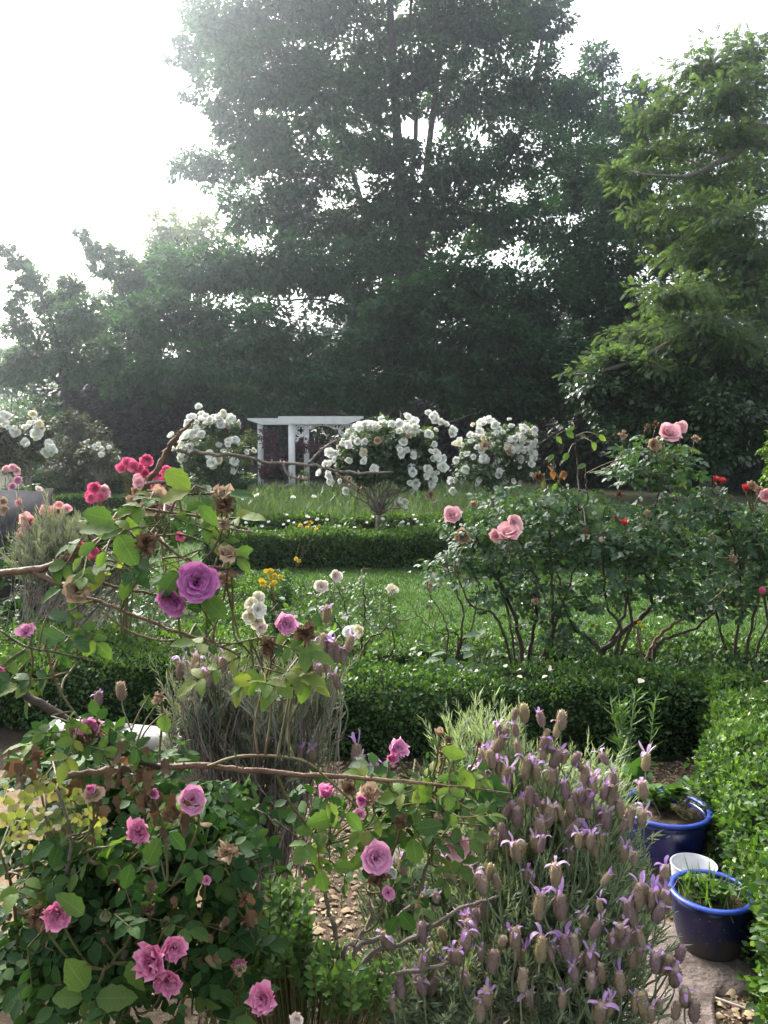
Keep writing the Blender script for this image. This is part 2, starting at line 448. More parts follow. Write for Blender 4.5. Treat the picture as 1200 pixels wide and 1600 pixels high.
# ------------------------------------------------------------------ blooms
def petals_of(n, seed, L=.55, inner=6, outer=78, ruffle=.06, na=4, nb=4, wide=.5, crumple=0.0):
    """list of petal grids (verts, quads, uv) for a rose of radius about .5, axis +Z, base at the origin"""
    r = np.random.default_rng(seed); out = []
    for k in range(n):
        q = (k + .5) / n                                   # 0 inner .. 1 outer
        phi = k * 2.399 + r.uniform(-.2, .2)
        th0 = math.radians(inner * .3 + 35 * q); th1 = math.radians(inner + (outer - inner) * q ** .9 + r.uniform(-8, 8))
        Lk = L * (.62 + .38 * q) * r.uniform(.9, 1.08); r0 = .02 + .05 * q
        W = wide * (.55 + .45 * q) * r.uniform(.85, 1.1) * L
        b = np.linspace(0, 1, nb)
        th = th0 + (th1 - th0) * b ** 1.3 + math.radians(25) * np.maximum(0, b - .75) * 4 * q
        db = 1 / (nb - 1)
        rad = r0 + Lk * np.concatenate([[0], np.cumsum(np.sin(th[:-1]) * db)])
        zz = Lk * np.concatenate([[0], np.cumsum(np.cos(th[:-1]) * db)])
        wb = W * (0.25 + .95 * np.sin(np.pi * (b * .78 + .04)) ** .8)
        a = np.linspace(-1, 1, na)
        A, B = np.meshgrid(a, np.arange(nb))
        cup = (1 - q * .6) * .9
        x = rad[B] - cup * (wb[B] * A) ** 2 / (rad[B] + .12)
        y = wb[B] * A
        z = zz[B] - .10 * L * A ** 2 * (b[B] ** 2) + r.normal(0, ruffle * L, A.shape) * b[B]
        x = x + r.normal(0, ruffle * L * .6, A.shape) * b[B]
        if crumple:
            x += r.normal(0, crumple * L, A.shape) * b[B]; y += r.normal(0, crumple * L, A.shape) * b[B]; z += r.normal(0, crumple * L, A.shape) * b[B]
        v = np.stack([x * math.cos(phi) - y * math.sin(phi), x * math.sin(phi) + y * math.cos(phi), z], -1).reshape(-1, 3)
        i, j = np.meshgrid(np.arange(nb - 1), np.arange(na - 1), indexing='ij')
        f = np.stack([i * na + j, i * na + j + 1, (i + 1) * na + j + 1, (i + 1) * na + j], -1).reshape(-1, 4)
        uv = np.stack([(A + 1) / 2, b[B]], -1).reshape(-1, 2)
        out.append((v, f, uv))
    return out

def join_petals(name, pets):
    vs, fs, us, n = [], [], [], 0
    for v, f, u in pets:
        vs.append(v); fs.append(f + n); us.append(u); n += len(v)
    return mesh(name, np.concatenate(vs), np.concatenate(fs), None, np.concatenate(us), True)

BL = {}
BL['full'] = [join_petals('rose_bloom', petals_of(30, s, ruffle=.075, outer=86)) for s in range(4)]
BL['far'] = [join_petals('small_bloom', petals_of(16, 20 + s, na=4, nb=4, ruffle=.075, wide=.55, outer=92)) for s in range(5)]
BL['bush'] = BL['far'][:3] + [join_petals('small_open_bloom', petals_of(12, 120 + s, na=4, nb=4, outer=105, ruffle=.11, wide=.7, crumple=.05)) for s in range(3)] + [join_petals('small_bud', petals_of(9, 130 + s, na=3, nb=3, outer=50, L=.5, wide=.5)) for s in range(2)]
BL['open'] = [join_petals('open_bloom', petals_of(16, 40 + s, outer=95, ruffle=.08, wide=.62)) for s in range(3)]
BL['ragged'] = [join_petals('ragged_bloom', petals_of(30, 50 + s, outer=108, ruffle=.11, crumple=.09, wide=.42)) for s in range(4)]
BL['dead'] = [join_petals('withered_bloom', petals_of(30, 60 + s, L=.48, outer=130, ruffle=.14, crumple=.20, wide=.34)) for s in range(4)]
BL['bud'] = [join_petals('bud_bloom', petals_of(7, 70 + s, L=.9, inner=0, outer=16, wide=.42, ruffle=.03)) for s in range(3)]
BIGP = [[mesh('petal', v, f, None, u, True) for v, f, u in petals_of(34, 90 + s, na=5, nb=5, ruffle=.065, wide=.55, outer=92)] for s in range(3)]

def sepal_mesh():
    b = MB(); v, q = lathe([(.0, -.12), (.10, -.08), (.12, .02), (.09, .06)], 8); b.add(v, q)
    for k in range(5):
        a = k * 1.2566
        d = np.array([math.cos(a), math.sin(a), -.1]); s = np.array([-math.sin(a), math.cos(a), 0])
        b.add([d * .08 - s * .05, d * .08 + s * .05, d * .30 + s * .03 - np.array([0, 0, .06]), d * .42 - np.array([0, 0, .15])], [[0, 1, 2, 3]])
    return b.mesh('sepals', M['sepal'])
SEPAL = sepal_mesh()

RAGP = [[mesh('petal', v, f, None, u, True) for v, f, u in petals_of(26, 50 + s, outer=108, ruffle=.11, crumple=.09, wide=.44)] for s in range(4)]
def bloom(parent, pos, face, dia, kind, m, sepals=False):
    ax = nrmz(face)
    if kind == 'big' or (kind in ('ragged', 'full') and pos[1] < 2 and dia / pos[1] * F > 36):
        pets = BIGP[rng.integers(len(BIGP))] if kind != 'ragged' else RAGP[rng.integers(4)]
        core = put('bloom', SEPAL, parent, zmat(pos, ax, dia))
        roll = rdir(1)[0]
        Mz = zmat(pos, ax, dia, roll)
        for p in pets: put('petal', p, core, Mz, M[m])
        return core
    me = BL[kind][rng.integers(len(BL[kind]))]
    nm = {'dead': 'withered_bloom', 'bud': 'rosebud'}.get(kind, 'bloom')
    o = put(nm, me, parent, zmat(pos, ax, dia * rng.uniform(.92, 1.08)), M[m])
    if sepals: put('sepals', SEPAL, o, zmat(pos, ax, dia))
    return o

LEAF = [None] * 6
for s in range(6):
    v, t, u = leaf_template(7, .29 + .02 * (s % 3), .25 + .30 * rng.random(), .08 + .34 * rng.random(), .09, .45)
    v = v.copy(); v[:, 2] += rng.normal(0, .012, len(v)); v[:, 0] += .05 * (rng.random() - .5) * np.sin(v[:, 1] * 3)
    LEAF[s] = mesh('rose_leaf', v, t, None, u, True)
LEAF_ROUND = mesh('bract', *[leaf_template(4, .46, .1, .08, 0, .5)[i] for i in (0, 1)], None, leaf_template(4, .46, .1, .08, 0, .5)[2], True)
vv, tt, uu = leaf_template(5, .30, .5, .5, .1, .45)
vv = vv + np.random.default_rng(3).normal(0, .05, vv.shape) * (vv[:, 1:2] > 0)
LEAF_DRY = mesh('dry_leaf', vv, tt, None, uu, True)
T_ROSE = leaf_template(2, .34, .2, .12, 0, .45)
SMALL_LEAF = mesh('small_leaf', T_ROSE[0], T_ROSE[1], None, T_ROSE[2], True)

def leaf(parent, pos, d, nor, size, m, me=None, name='leaf'):
    me = me or LEAF[rng.integers(6)]
    return put(name, me, parent, lmat(pos, d, nor, size, rng.uniform(.85, 1.1)), M[m])

def compound(pos, d, nor, size, n=5):
    """leaflets of one rose leaf: [(pos, dir, normal, size)]"""
    d = nrmz(d); nor = np.asarray(nor, float); s = nrmz(np.cross(d, nor)); nor = nrmz(np.cross(s, d))
    out = [(pos + d * size * 1.55, d, nor, size)]
    for k in range((n - 1) // 2):
        b = pos + d * size * (1.35 - .75 * k)
        for sg in (-1, 1):
            dd = nrmz(d * .45 + s * sg * .9 + rng.normal(0, .15, 3))
            out.append((b, dd, nrmz(nor + rng.normal(0, .25, 3)), size * (.88 - .12 * k) * rng.uniform(.85, 1.1)))
    return out

CANES = {}
def near_cane(t, p, reach=.4):
    """point on the thing's canes from which a stalk to p would grow"""
    if t.name not in CANES: return None
    a = np.concatenate(CANES[t.name]); d = np.linalg.norm(a - p, axis=1) + .8 * np.maximum(0, a[:, 2] - p[2])
    i = np.argmin(d)
    return a[i] if np.linalg.norm(a[i] - p) < reach else None

def cane(parent, pts, rad, m='cane_green', n=None, sides=7, name='cane', wig=0.0):
    pts = np.asarray(pts, float); n = n or max(6, 5 * len(pts))
    c = spline(pts, n)
    if wig: c[1:-1] += rng.normal(0, wig, (n - 2, 3))
    rr = np.interp(np.linspace(0, 1, n), np.linspace(0, 1, len(rad)), rad) * (1 + rng.normal(0, .07, n)) if np.ndim(rad) else rad
    b = MB().tube(c, rr, sides)
    if name == 'cane' and c[:, 1].mean() < 2.2:          # thorns on the near canes
        for i in range(2, n - 2):
            for k in range(2):
                f = rng.random(); o = c[i] * (1 - f) + c[i + 1] * f; tg = nrmz(c[i + 1] - c[i]); d = nrmz(np.cross(tg, rdir(1)[0])); s_ = np.cross(tg, d); r0 = float(rr[i])
                if rng.random() < .55: b.add([o + d * r0 * .8 - tg * .0022, o + d * r0 * .8 + tg * .0022, o + d * r0 * .8 + s_ * .0012, o + d * (r0 + .0055) - tg * .002, o + d * r0 * .8 - s_ * .0012], [[0, 2, 3], [2, 1, 3], [1, 4, 3], [4, 0, 3]])
    put(name, b.mesh(name, M[m]), parent)
    CANES.setdefault(parent.name, []).append(c[len(c) // 4:])
    return c

# ------------------------------------------------------------------ ground
def sheet(name, poly, z, m, kind='structure', sub=None):
    v = [(x, y, z) for x, y in poly]
    me = bpy.data.meshes.new(name); me.from_pydata(v, [], [list(range(len(v)))]); me.update(); me.materials.append(m)
    return put(name, me, kind=kind)

def soil_mat(name, stops, scale, bmp):
    m, n, l, bs, out = newmat(name)
    a = noise(n, l, scale, 8, rough=.7); b = noise(n, l, scale * .12, 3)
    c = ramp(n, l, a, stops)
    c = mixcol(n, l, mapr(n, l, b, .35, .65, 0, .5), c, stops[0][1])
    l.new(c, bs.inputs['Base Color']); bs.inputs['Roughness'].default_value = .95; bs.inputs['Specular IOR Level'].default_value = .1
    l.new(bump(n, l, a, bmp, .02), bs.inputs['Normal'])
    return m
M['earth'] = soil_mat('earth', [(.3, (.022, .022, .012)), (.5, (.04, .045, .02)), (.7, (.07, .075, .035))], 6, .6)
M['soil'] = soil_mat('garden_soil', [(.3, (.025, .018, .012)), (.5, (.05, .038, .026)), (.7, (.10, .08, .055))], 25, .8)
M['gravel_ground'] = soil_mat('gravel_ground', [(.3, (.045, .032, .022)), (.5, (.11, .08, .055)), (.7, (.22, .165, .11))], 55, .8)
M['lawn'] = soil_mat('lawn_ground', [(.3, (.03, .065, .015)), (.5, (.05, .095, .022)), (.7, (.07, .12, .03))], 30, .4)
M['sand'] = soil_mat('sandy_path', [(.3, (.13, .09, .055)), (.5, (.20, .145, .09)), (.7, (.28, .21, .14))], 60, .4)

sheet('ground', [(-100, -60), (100, -60), (100, 140), (-100, 140)], 0, M['earth'])
sheet('garden_bed', [(-6, .2), (6, .2), (6, 6.2), (-6, 6.2)], .004, M['soil'])
sheet('gravel_path', [(-.45, .8), (2.6, .8), (2.6, 4.0), (-.45, 3.95)], .008, M['gravel_ground'])
sheet('sandy_path', [(-2.4, 2.2), (-.46, 2.2), (-.46, 3.8), (-2.4, 3.8)], .008, M['sand'])
lawn = sheet('lawn', [(-.86, 5.7), (7.5, 5.7), (7.5, 10.05), (-1.2, 10.05)], .008, M['lawn'])
sheet('lawn', [(-9, 9), (-2.2, 9), (-3.2, 26), (-12, 26)], .006, M['lawn'])

def blades(name, n, xr, yr, h, w, m, label, cat, z=.008, lean=.35, poly=None):
    x = rng.uniform(*xr, n); y = yr[0] + (yr[1] - yr[0]) * rng.random(n) ** 1.3
    pos = np.stack([x, y, np.full(n, z)], -1)
    d = nrmz(np.stack([rng.normal(0, lean, n), rng.normal(0, lean, n), np.ones(n)], -1))
    L = h * rng.uniform(.5, 1.25, n)
    V, T, U = T_BLADE
    R = basis(d, rdir(n))
    S = np.stack([np.full(n, w), L, L], -1)
    v = np.einsum('nij,nkj->nki', R, V[None] * S[:, None]) + pos[:, None]
    f = T[None] + (np.arange(n) * len(V))[:, None, None]
    o = put(name, mesh(name, v.reshape(-1, 3), f.reshape(-1, 3), M[m], np.tile(U, (n, 1))), kind='stuff')
    return tag(o, label, cat)
blades('lawn_grass', 38000, (-1.25, 6.5), (5.7, 10.0), .038, .012, 'grass', 'short mown lawn grass behind the low front hedges', 'grass')
blades('side_lawn_grass', 8000, (-8.0, -2.5), (9.2, 22), .07, .02, 'grass', 'strip of mown grass at far left beyond the pink roses', 'grass')
blades('meadow_grass', 23000, (-4.0, 4.0), (12.9, 21.5), .50, .024, 'meadow', 'long wispy pale green grass in front of the white arbour', 'grass', lean=.25)

# stone paving pieces set in the gravel
M['slab'] = plain('paving_stone', (.10, .08, .068), (.19, .155, .14), 14, .95, .9, .1, 10)
def stone(poly, h=.012):
    poly = np.array(poly, float); c = poly.mean(0); n = len(poly)
    top = np.c_[poly, np.full(n, h)] + rng.normal(0, .003, (n, 3)); bot = np.c_[c + (poly - c) * 1.03, np.zeros(n)]
    ins = np.c_[c + (poly - c) * .93, np.full(n, h + .006)]
    v = np.concatenate([bot, top, ins, [[c[0], c[1], h + .008]]])
    k = np.arange(n); k2 = (k + 1) % n
    b = MB(); b.add(v, np.concatenate([np.stack([k, k2, n + k2, n + k], -1), np.stack([n + k, n + k2, 2 * n + k2, 2 * n + k], -1), np.stack([2 * n + k, 2 * n + k2, np.full(n, 3 * n), np.full(n, 3 * n)], -1)]))
    return b.mesh('paving_stone', M['slab'], False)
stones = [('pinkish flat paving stone left of the small blue pot', (1070, 1500), .17), ('flat paving stone under the lavender sprigs at bottom right', (1035, 1580), .15),
          ('pale stone glimpsed through the lavender stems', (835, 1450), .17), ('pale stone below the rose stems in the middle', (660, 1545), .16),
          ('stone between the middle rose and lavender', (640, 1360), .14), ('stone half hidden by lavender beside the pots', (985, 1395), .15), ('stone under the lavender centre', (745, 1500), .16)]
for lab, (px, py), r in stones:
    c = G(px, py); n = 15; a = np.sort(rng.uniform(0, 2 * math.pi, n)); a = np.linspace(0, 2 * math.pi, n, endpoint=False) + rng.uniform(-.1, .1, n)
    rr = r * (1 + .16 * np.sin(a * 2 + rng.uniform(0, 6)) + rng.normal(0, .06, n))
    o = put('paving_stone', stone(np.stack([c[0] + rr * np.cos(a) * 1.2, c[1] + rr * np.sin(a)], -1)))
    tag(o, lab, 'stone', 'paving stones in the gravel'); o.location.z = .009

def pebbles(n):
    bm_v = np.array([[1, 0, 0], [-1, 0, 0], [0, 1, 0], [0, -1, 0], [0, 0, 1], [0, 0, -1]], float)
    t = np.array([[0, 2, 4], [2, 1, 4], [1, 3, 4], [3, 0, 4]])
    x = rng.uniform(-.4, 1.7, n); y = rng.uniform(1.9, 3.9, n)
    s = rng.gamma(2.0, .0024, n) + .002
    S = np.stack([s * rng.uniform(.7, 1.6, n), s * rng.uniform(.7, 1.3, n), s * rng.uniform(.3, .8, n)], -1)
    R = basis(rdir(n) * [1, 1, .25], np.tile([0, 0, 1.], (n, 1)) + rng.normal(0, .2, (n, 3)))
    v = np.einsum('nij,nkj->nki', R, bm_v[None] * S[:, None]) + np.stack([x, y, .01 + s * .3], -1)[:, None]
    f = t[None] + (np.arange(n) * 6)[:, None, None]
    return v.reshape(-1, 3), f.reshape(-1, 3)
M['pebble'] = leafmat('pebble', [(.13, .095, .06), (.22, .165, .10), (.36, .28, .17), (.08, .06, .04), (.28, .22, .15), (.17, .12, .075)], 0, rough=.9, spec=.15)
v, f = pebbles(14000)
tag(put('gravel', mesh('gravel', v, f, M['pebble'], np.zeros((len(v), 2))), kind='stuff'), 'loose tan gravel and leaf litter on the path', 'gravel')

# ------------------------------------------------------------------ trees
def twig_lines(b, starts, ends, r0, r1, sag=.12, sides=3):
    for s, e in zip(starts, ends):
        mid = (s + e) / 2 + rng.normal(0, .06, 3) * np.linalg.norm(e - s) + np.array([0, 0, sag * np.linalg.norm(e - s) * .5])
        b.tube([s, mid, e], [r0, (r0 + r1) / 2, r1], sides, False)

def bough_cloud(boughs, subs, per, leaf_size, droop=.35, sub_r=.32, tmpl=None, flat=.7, shell=.45, hang=.5, dens=None):
    """boughs: (centre, radii). returns cloud parts and sub centres"""
    parts, subc = [], []
    ref = np.median([r[0] * r[2] for c, r in boughs])
    for bi, (c, r) in enumerate(boughs):
        k = max(3, int((dens[bi] if dens is not None else 1) * subs * rng.uniform(.8, 1.2) * min(1.25, (r[0] * r[2] / ref) ** .75)))
        d = rdir(k); d[:, 2] = d[:, 2] * .9 + .12
        rad = rng.random(k) ** shell
        cen = c + d * rad[:, None] * r
        subc.append(cen)
        rs = sub_r * np.mean(r) * rng.uniform(.6, 1.3, k)
        n = per * k
        idx = np.repeat(np.arange(k), per)
        o = rdir(n) * (rng.random(n) ** .5)[:, None]
        o[:, 2] *= flat
        p = cen[idx] + o * rs[idx][:, None]
        outw = nrmz(o + d[idx] * .7 + np.array([0, 0, -hang]) + rng.normal(0, .35, (n, 3)))
        nor = nrmz(np.array([0, 0, 1.]) + d[idx] * .4 + rng.normal(0, .45, (n, 3)))
        parts.append(cloud(tmpl or T_DIA, p, outw, nor, leaf_size * rng.uniform(.65, 1.3, n), rng.uniform(.8, 1.2)))
    return parts, subc

def pxb(lst, Y, jit=2.0, ry=.8):
    out = []
    for e in lst:
        px, py, rx, rz = e[:4]; Yk = (e[4] if len(e) > 4 else Y + rng.uniform(-jit, jit))
        out.append((P(px, py, Yk), np.array([rx * Yk / F, rx * Yk / F * ry, rz * Yk / F])))
    return out

def tree(name, label, cat, stems, boughs, leaf_size, lm, bark='bark', subs=30, per=60, limb_r=.10, group=None, tmpl=None, limbs=True, **kw):
    base = np.array(stems[0][0][0])
    t = thing(name, label, cat, base, group)
    axis = []
    for pts, rad in stems:
        c = spline(pts, 26); axis.append(c)
        b = MB(); b.tube(c, rad, 9); put('trunk', b.mesh('trunk', M[bark]), t)
    axis = np.concatenate(axis)
    tw = MB()
    parts, subc = bough_cloud(boughs, subs, per, leaf_size, tmpl=tmpl, **kw)
    for (c, r), sc in zip(boughs, subc):
        if limbs:
            cost = np.linalg.norm(axis - c, axis=1) + 2.0 * np.maximum(0, axis[:, 2] - c[2] + .12 * np.linalg.norm(axis - c, axis=1))
            s = axis[np.argmin(cost)]
            m1 = s * .65 + c * .35 + np.array([0, 0, .04 * np.linalg.norm(c - s)]) + rng.normal(0, .05, 3) * np.linalg.norm(c - s)
            m2 = s * .3 + c * .7 + np.array([0, 0, .05 * np.linalg.norm(c - s)]) + rng.normal(0, .05, 3) * np.linalg.norm(c - s)
            put('limb', MB().tube(spline([s, m1, m2, c], 12), [limb_r, limb_r * .35], 6).mesh('limb', M[bark]), t)
            twig_lines(tw, np.repeat(c[None], len(sc), 0), sc, limb_r * .28, limb_r * .08)
    put('crown', cloud_mesh('crown', parts, M[lm]), t, kind='stuff')
    if limbs: put('twigs', tw.mesh('twigs', M[bark]), t, kind='stuff')
    return t

OAK_TOP = [(400, 20, 100, 50), (370, 60, 70, 40), (350, 150, 62, 38), (420, 120, 90, 55), (325, 265, 78, 24), (410, 220, 85, 55), (500, 30, 95, 60),
           (490, 150, 80, 70), (470, 275, 95, 50), (560, 90, 75, 70), (420, 335, 95, 38), (550, 220, 70, 55), (660, 30, 75, 50), (745, 50, 90, 60), (830, 30, 62, 60),
           (725, 160, 85, 55), (820, 130, 80, 60), (880, 170, 60, 55), (800, 235, 95, 55), (705, 270, 85, 45), (620, 320, 80, 45),
           (520, 350, 95, 45), (900, 280, 80, 55), (765, 340, 105, 55), (880, 370, 95, 65), (955, 330, 65, 55), (640, 400, 70, 40), (500, 430, 80, 40),
           (600, 150, 60, 45, 29), (660, 110, 60, 45, 29), (610, 240, 55, 40, 29), (670, 340, 60, 40, 28.5), (590, 400, 70, 40, 28.5), (300, 90, 40, 25), (320, 30, 45, 30), (450, -60, 120, 60), (600, -70, 140, 70), (750, -70, 120, 70), (600, -180, 150, 80)]
OAK_LOW = [(330, 430, 105, 45, 27), (440, 420, 95, 48, 27), (265, 500, 95, 45, 25.5), (400, 520, 115, 50, 25), (295, 575, 100, 38, 24.5), (470, 580, 105, 40, 25), (560, 460, 85, 55, 27),
           (600, 540, 85, 50, 25), (655, 480, 85, 45, 25), (725, 450, 75, 48, 25), (745, 530, 100, 50, 24.5), (680, 595, 110, 42, 25), (820, 480, 105, 65, 27),
           (850, 565, 85, 50, 25), (930, 430, 85, 75, 28), (975, 510, 85, 70, 27), (560, 615, 90, 32, 25.5), (800, 625, 100, 34, 25.5), (390, 625, 100, 28, 25.5), (900, 620, 80, 40, 26), (230, 610, 70, 30, 26)]
s0 = P(640, 745, 31); s0[2] = 0
stems = [([s0, P(635, 560, 31), P(625, 300, 31), P(612, 60, 31), P(600, -180, 31)], [.34, .20, .08]),
         ([P(640, 600, 31), P(655, 420, 31), P(668, 250, 31), P(690, 60, 30.5), P(700, -120, 30)], [.17, .12, .05]),
         ([P(632, 560, 31), P(600, 430, 31), P(560, 300, 31), P(520, 160, 31.5), P(490, -20, 32)], [.15, .10, .04]),
         ([P(640, 560, 31), P(700, 440, 32), P(760, 320, 32), P(820, 190, 32), P(850, 40, 32)], [.15, .10, .04]),
         ([P(634, 500, 31), P(636, 350, 30), P(650, 200, 30), P(640, 60, 30), P(648, -60, 30)], [.12, .08, .04])]
tree('oak_tree', 'huge dark green oak towering behind the white arbour', 'tree', stems, pxb(OAK_TOP, 31, 2.5) + pxb(OAK_LOW, 26), .182, 'oak', subs=62, per=64, limb_r=.06, sub_r=.26, dens=[1.0] * len(OAK_TOP) + [1.3] * len(OAK_LOW))

b0 = P(935, 745, 36); b0[2] = 0
tree('background_tree', 'slender dark tree showing right of the oak top', 'tree', [([b0, P(940, 400, 36), P(942, 90, 36)], [.22, .15, .04])],
     pxb([(935, 110, 32, 45), (945, 180, 50, 50), (925, 240, 55, 50), (960, 300, 55, 60), (985, 230, 35, 40)], 36, 1), .18, 'oak', subs=36, per=60, limb_r=.05)
b0 = P(280, 745, 42); b0[2] = 0
tree('background_tree', 'yellow green tree top peeping over the left boughs of the oak', 'tree', [([b0, P(285, 520, 42), P(280, 380, 42)], [.2, .14, .05])],
     pxb([(265, 355, 38, 30), (310, 365, 40, 32), (285, 400, 60, 40), (250, 400, 35, 30), (340, 400, 40, 35)], 42, 1), .2, 'lime_tree', subs=26, per=50, limb_r=.06)
b0 = P(105, 745, 24); b0[2] = 0
tree('open_tree', 'open branched hazy tree against the white sky at far left', 'tree',
     [([b0, P(100, 600, 24), P(80, 500, 24), P(45, 430, 24), P(8, 390, 24)], [.08, .06, .02]), ([P(100, 620, 24), P(110, 500, 24), P(112, 440, 24)], [.09, .03]),
      ([P(95, 600, 24), P(35, 540, 24), P(15, 480, 24)], [.06, .02])],
     pxb([(10, 392, 14, 10), (28, 412, 16, 12), (48, 435, 24, 16), (20, 470, 16, 20), (30, 515, 22, 25), (75, 470, 36, 26), (115, 450, 24, 20), (85, 520, 45, 30), (130, 500, 40, 34), (60, 560, 50, 30), (120, 570, 60, 35), (20, 580, 40, 30), (165, 560, 40, 40)], 24, 1),
     .13, 'left_tree', subs=50, per=36, limb_r=.02, sub_r=.36)
b0 = P(200, 745, 29); b0[2] = 0
tree('open_tree', 'leafy tree with one long twig above it left of the oak', 'tree',
     [([b0, P(205, 600, 29), P(195, 480, 29), P(170, 420, 29), P(122, 362, 29)], [.10, .07, .02]), ([P(205, 600, 29), P(235, 500, 29), P(260, 440, 29)], [.1, .03])],
     pxb([(128, 368, 12, 8), (145, 392, 18, 14), (180, 395, 14, 12), (165, 420, 24, 18), (205, 430, 40, 28), (240, 450, 45, 40), (190, 480, 45, 35), (150, 530, 40, 40), (215, 530, 60, 40), (180, 600, 70, 40), (260, 420, 40, 35)], 29, 1),
     .15, 'left_tree', subs=64, per=44, limb_r=.03, sub_r=.34)

def shrub(name, label, boughs, leaf_size, lm, subs=24, per=55, cat='shrub', group=None, tmpl=None, stem_r=.05, bark='bark', **kw):
    c = np.mean([b[0] for b in boughs], 0); base = np.array([c[0], c[1], 0])
    stems = [([base + np.array([rng.uniform(-.1, .1), rng.uniform(-.1, .1), 0]), base * .5 + c * .5 + rng.normal(0, .1, 3) * [1, 1, 0], c], [stem_r, stem_r * .4]) for _ in range(2)]
    return tree(name, label, cat, stems, boughs, leaf_size, lm, bark, subs, per, stem_r * .6, group, tmpl, **kw)

# dark evergreen understorey below the oak
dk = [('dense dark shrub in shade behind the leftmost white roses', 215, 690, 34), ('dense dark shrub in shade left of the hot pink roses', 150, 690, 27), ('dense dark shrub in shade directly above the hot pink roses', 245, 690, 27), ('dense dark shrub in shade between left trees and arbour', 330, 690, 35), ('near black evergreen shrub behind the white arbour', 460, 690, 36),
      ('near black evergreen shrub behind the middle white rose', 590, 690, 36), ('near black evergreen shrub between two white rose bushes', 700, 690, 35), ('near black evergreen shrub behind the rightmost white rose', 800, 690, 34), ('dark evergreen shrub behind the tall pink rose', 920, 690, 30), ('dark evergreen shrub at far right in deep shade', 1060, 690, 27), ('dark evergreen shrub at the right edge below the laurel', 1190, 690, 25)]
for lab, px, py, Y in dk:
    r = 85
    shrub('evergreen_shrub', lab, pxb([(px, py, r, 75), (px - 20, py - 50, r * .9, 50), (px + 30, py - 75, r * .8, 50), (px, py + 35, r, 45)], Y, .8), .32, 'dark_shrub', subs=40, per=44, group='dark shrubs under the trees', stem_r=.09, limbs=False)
far = [('misty grey green tree mass at the far left edge', 10, 620, 46, 110, 70), ('misty bushy tree behind the open branched tree', 110, 640, 40, 100, 70)]
for lab, px, py, Y, rx, rz in far:
    shrub('hazy_tree', lab, pxb([(px, py, rx, rz), (px - 40, py + 40, rx, rz), (px + 50, py + 30, rx, rz)], Y, 1), .22, 'left_tree', subs=34, per=55, stem_r=.12, cat='tree')
shrub('leafy_shrub', 'grey green shrub low at the far left behind white roses', pxb([(50, 660, 60, 40), (20, 700, 60, 45), (90, 700, 60, 50)], 22, .5), .11, 'left_tree', subs=30, per=50)
shrub('leafy_shrub', 'brownish green rounded shrub left of the pink roses', pxb([(130, 690, 45, 35), (105, 725, 45, 40), (150, 730, 40, 40), (115, 665, 30, 20)], 19, .4), .09, 'brown_shrub', subs=30, per=55)
shrub('leafy_shrub', 'bluish conifer like shrub at left edge under the mist', pxb([(22, 560, 25, 18), (5, 590, 40, 25), (40, 590, 30, 25)], 38, .5), .2, 'oak', subs=20, per=40)

# woodland behind
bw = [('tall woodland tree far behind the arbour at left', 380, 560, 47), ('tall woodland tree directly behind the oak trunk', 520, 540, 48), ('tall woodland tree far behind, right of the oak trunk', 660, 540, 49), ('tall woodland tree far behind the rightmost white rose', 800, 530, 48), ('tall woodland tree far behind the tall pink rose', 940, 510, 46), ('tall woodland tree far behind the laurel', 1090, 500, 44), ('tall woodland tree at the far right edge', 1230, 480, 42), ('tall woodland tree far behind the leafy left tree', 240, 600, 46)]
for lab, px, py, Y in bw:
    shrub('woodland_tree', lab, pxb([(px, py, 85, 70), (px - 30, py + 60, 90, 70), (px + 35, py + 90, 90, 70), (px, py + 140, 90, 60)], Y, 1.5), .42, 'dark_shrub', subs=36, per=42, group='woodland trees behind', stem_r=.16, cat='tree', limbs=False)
# right hand trees
b0 = P(1420, 760, 15); b0[2] = 0
fe = [(1110, 105, 85, 22), (1170, 80, 60, 22), (1030, 180, 55, 22), (1130, 150, 75, 24), (1060, 232, 85, 22), (985, 280, 45, 16), (1150, 215, 70, 26), (1010, 240, 45, 18), (1110, 285, 85, 24),
      (1180, 130, 50, 30), (960, 268, 25, 12), (1080, 330, 70, 14), (1010, 330, 40, 10), (1060, 150, 40, 12)]
fl = [(1150, 345, 75, 28), (1095, 400, 75, 28), (1170, 405, 60, 40), (1060, 462, 75, 26), (1150, 455, 75, 30), (1010, 522, 65, 24), (1090, 515, 85, 28), (930, 578, 50, 14), (965, 560, 55, 16), (1150, 540, 70, 28), (1030, 575, 55, 18)]
tree('feathery_tree', 'light green feathery leaved tree reaching in from the right', 'tree',
     [([b0, P(1410, 500, 15), P(1380, 250, 15), P(1340, 40, 15)], [.26, .2, .08]),
      ([P(1400, 420, 15), P(1200, 450, 14), P(1130, 485, 13.6), P(1075, 520, 13.3), P(1000, 560, 13), P(930, 582, 13), P(895, 585, 13)], [.10, .055, .012]),
      ([P(1390, 300, 15), P(1200, 225, 14.5), P(1130, 250, 14.3), P(1075, 275, 14), P(1000, 272, 14)], [.08, .05, .012]),
      ([P(1380, 220, 15), P(1200, 200, 15), P(1150, 178, 15), P(1110, 172, 15), P(1040, 175, 15)], [.08, .05, .012]),
      ([P(1360, 150, 15), P(1200, 120, 15), P(1140, 140, 15), P(1140, 90, 15)], [.07, .03, .012])],
     pxb(fe, 14.6, .8, 1.0) + pxb(fl, 13.6, .8, 1.0), .125, 'feather', 'bark_light', subs=100, per=8, limb_r=.022, tmpl=T_FROND, sub_r=.40, flat=.45, hang=.3, shell=.85, dens=[.62] * len(fe) + [.8] * len(fl))
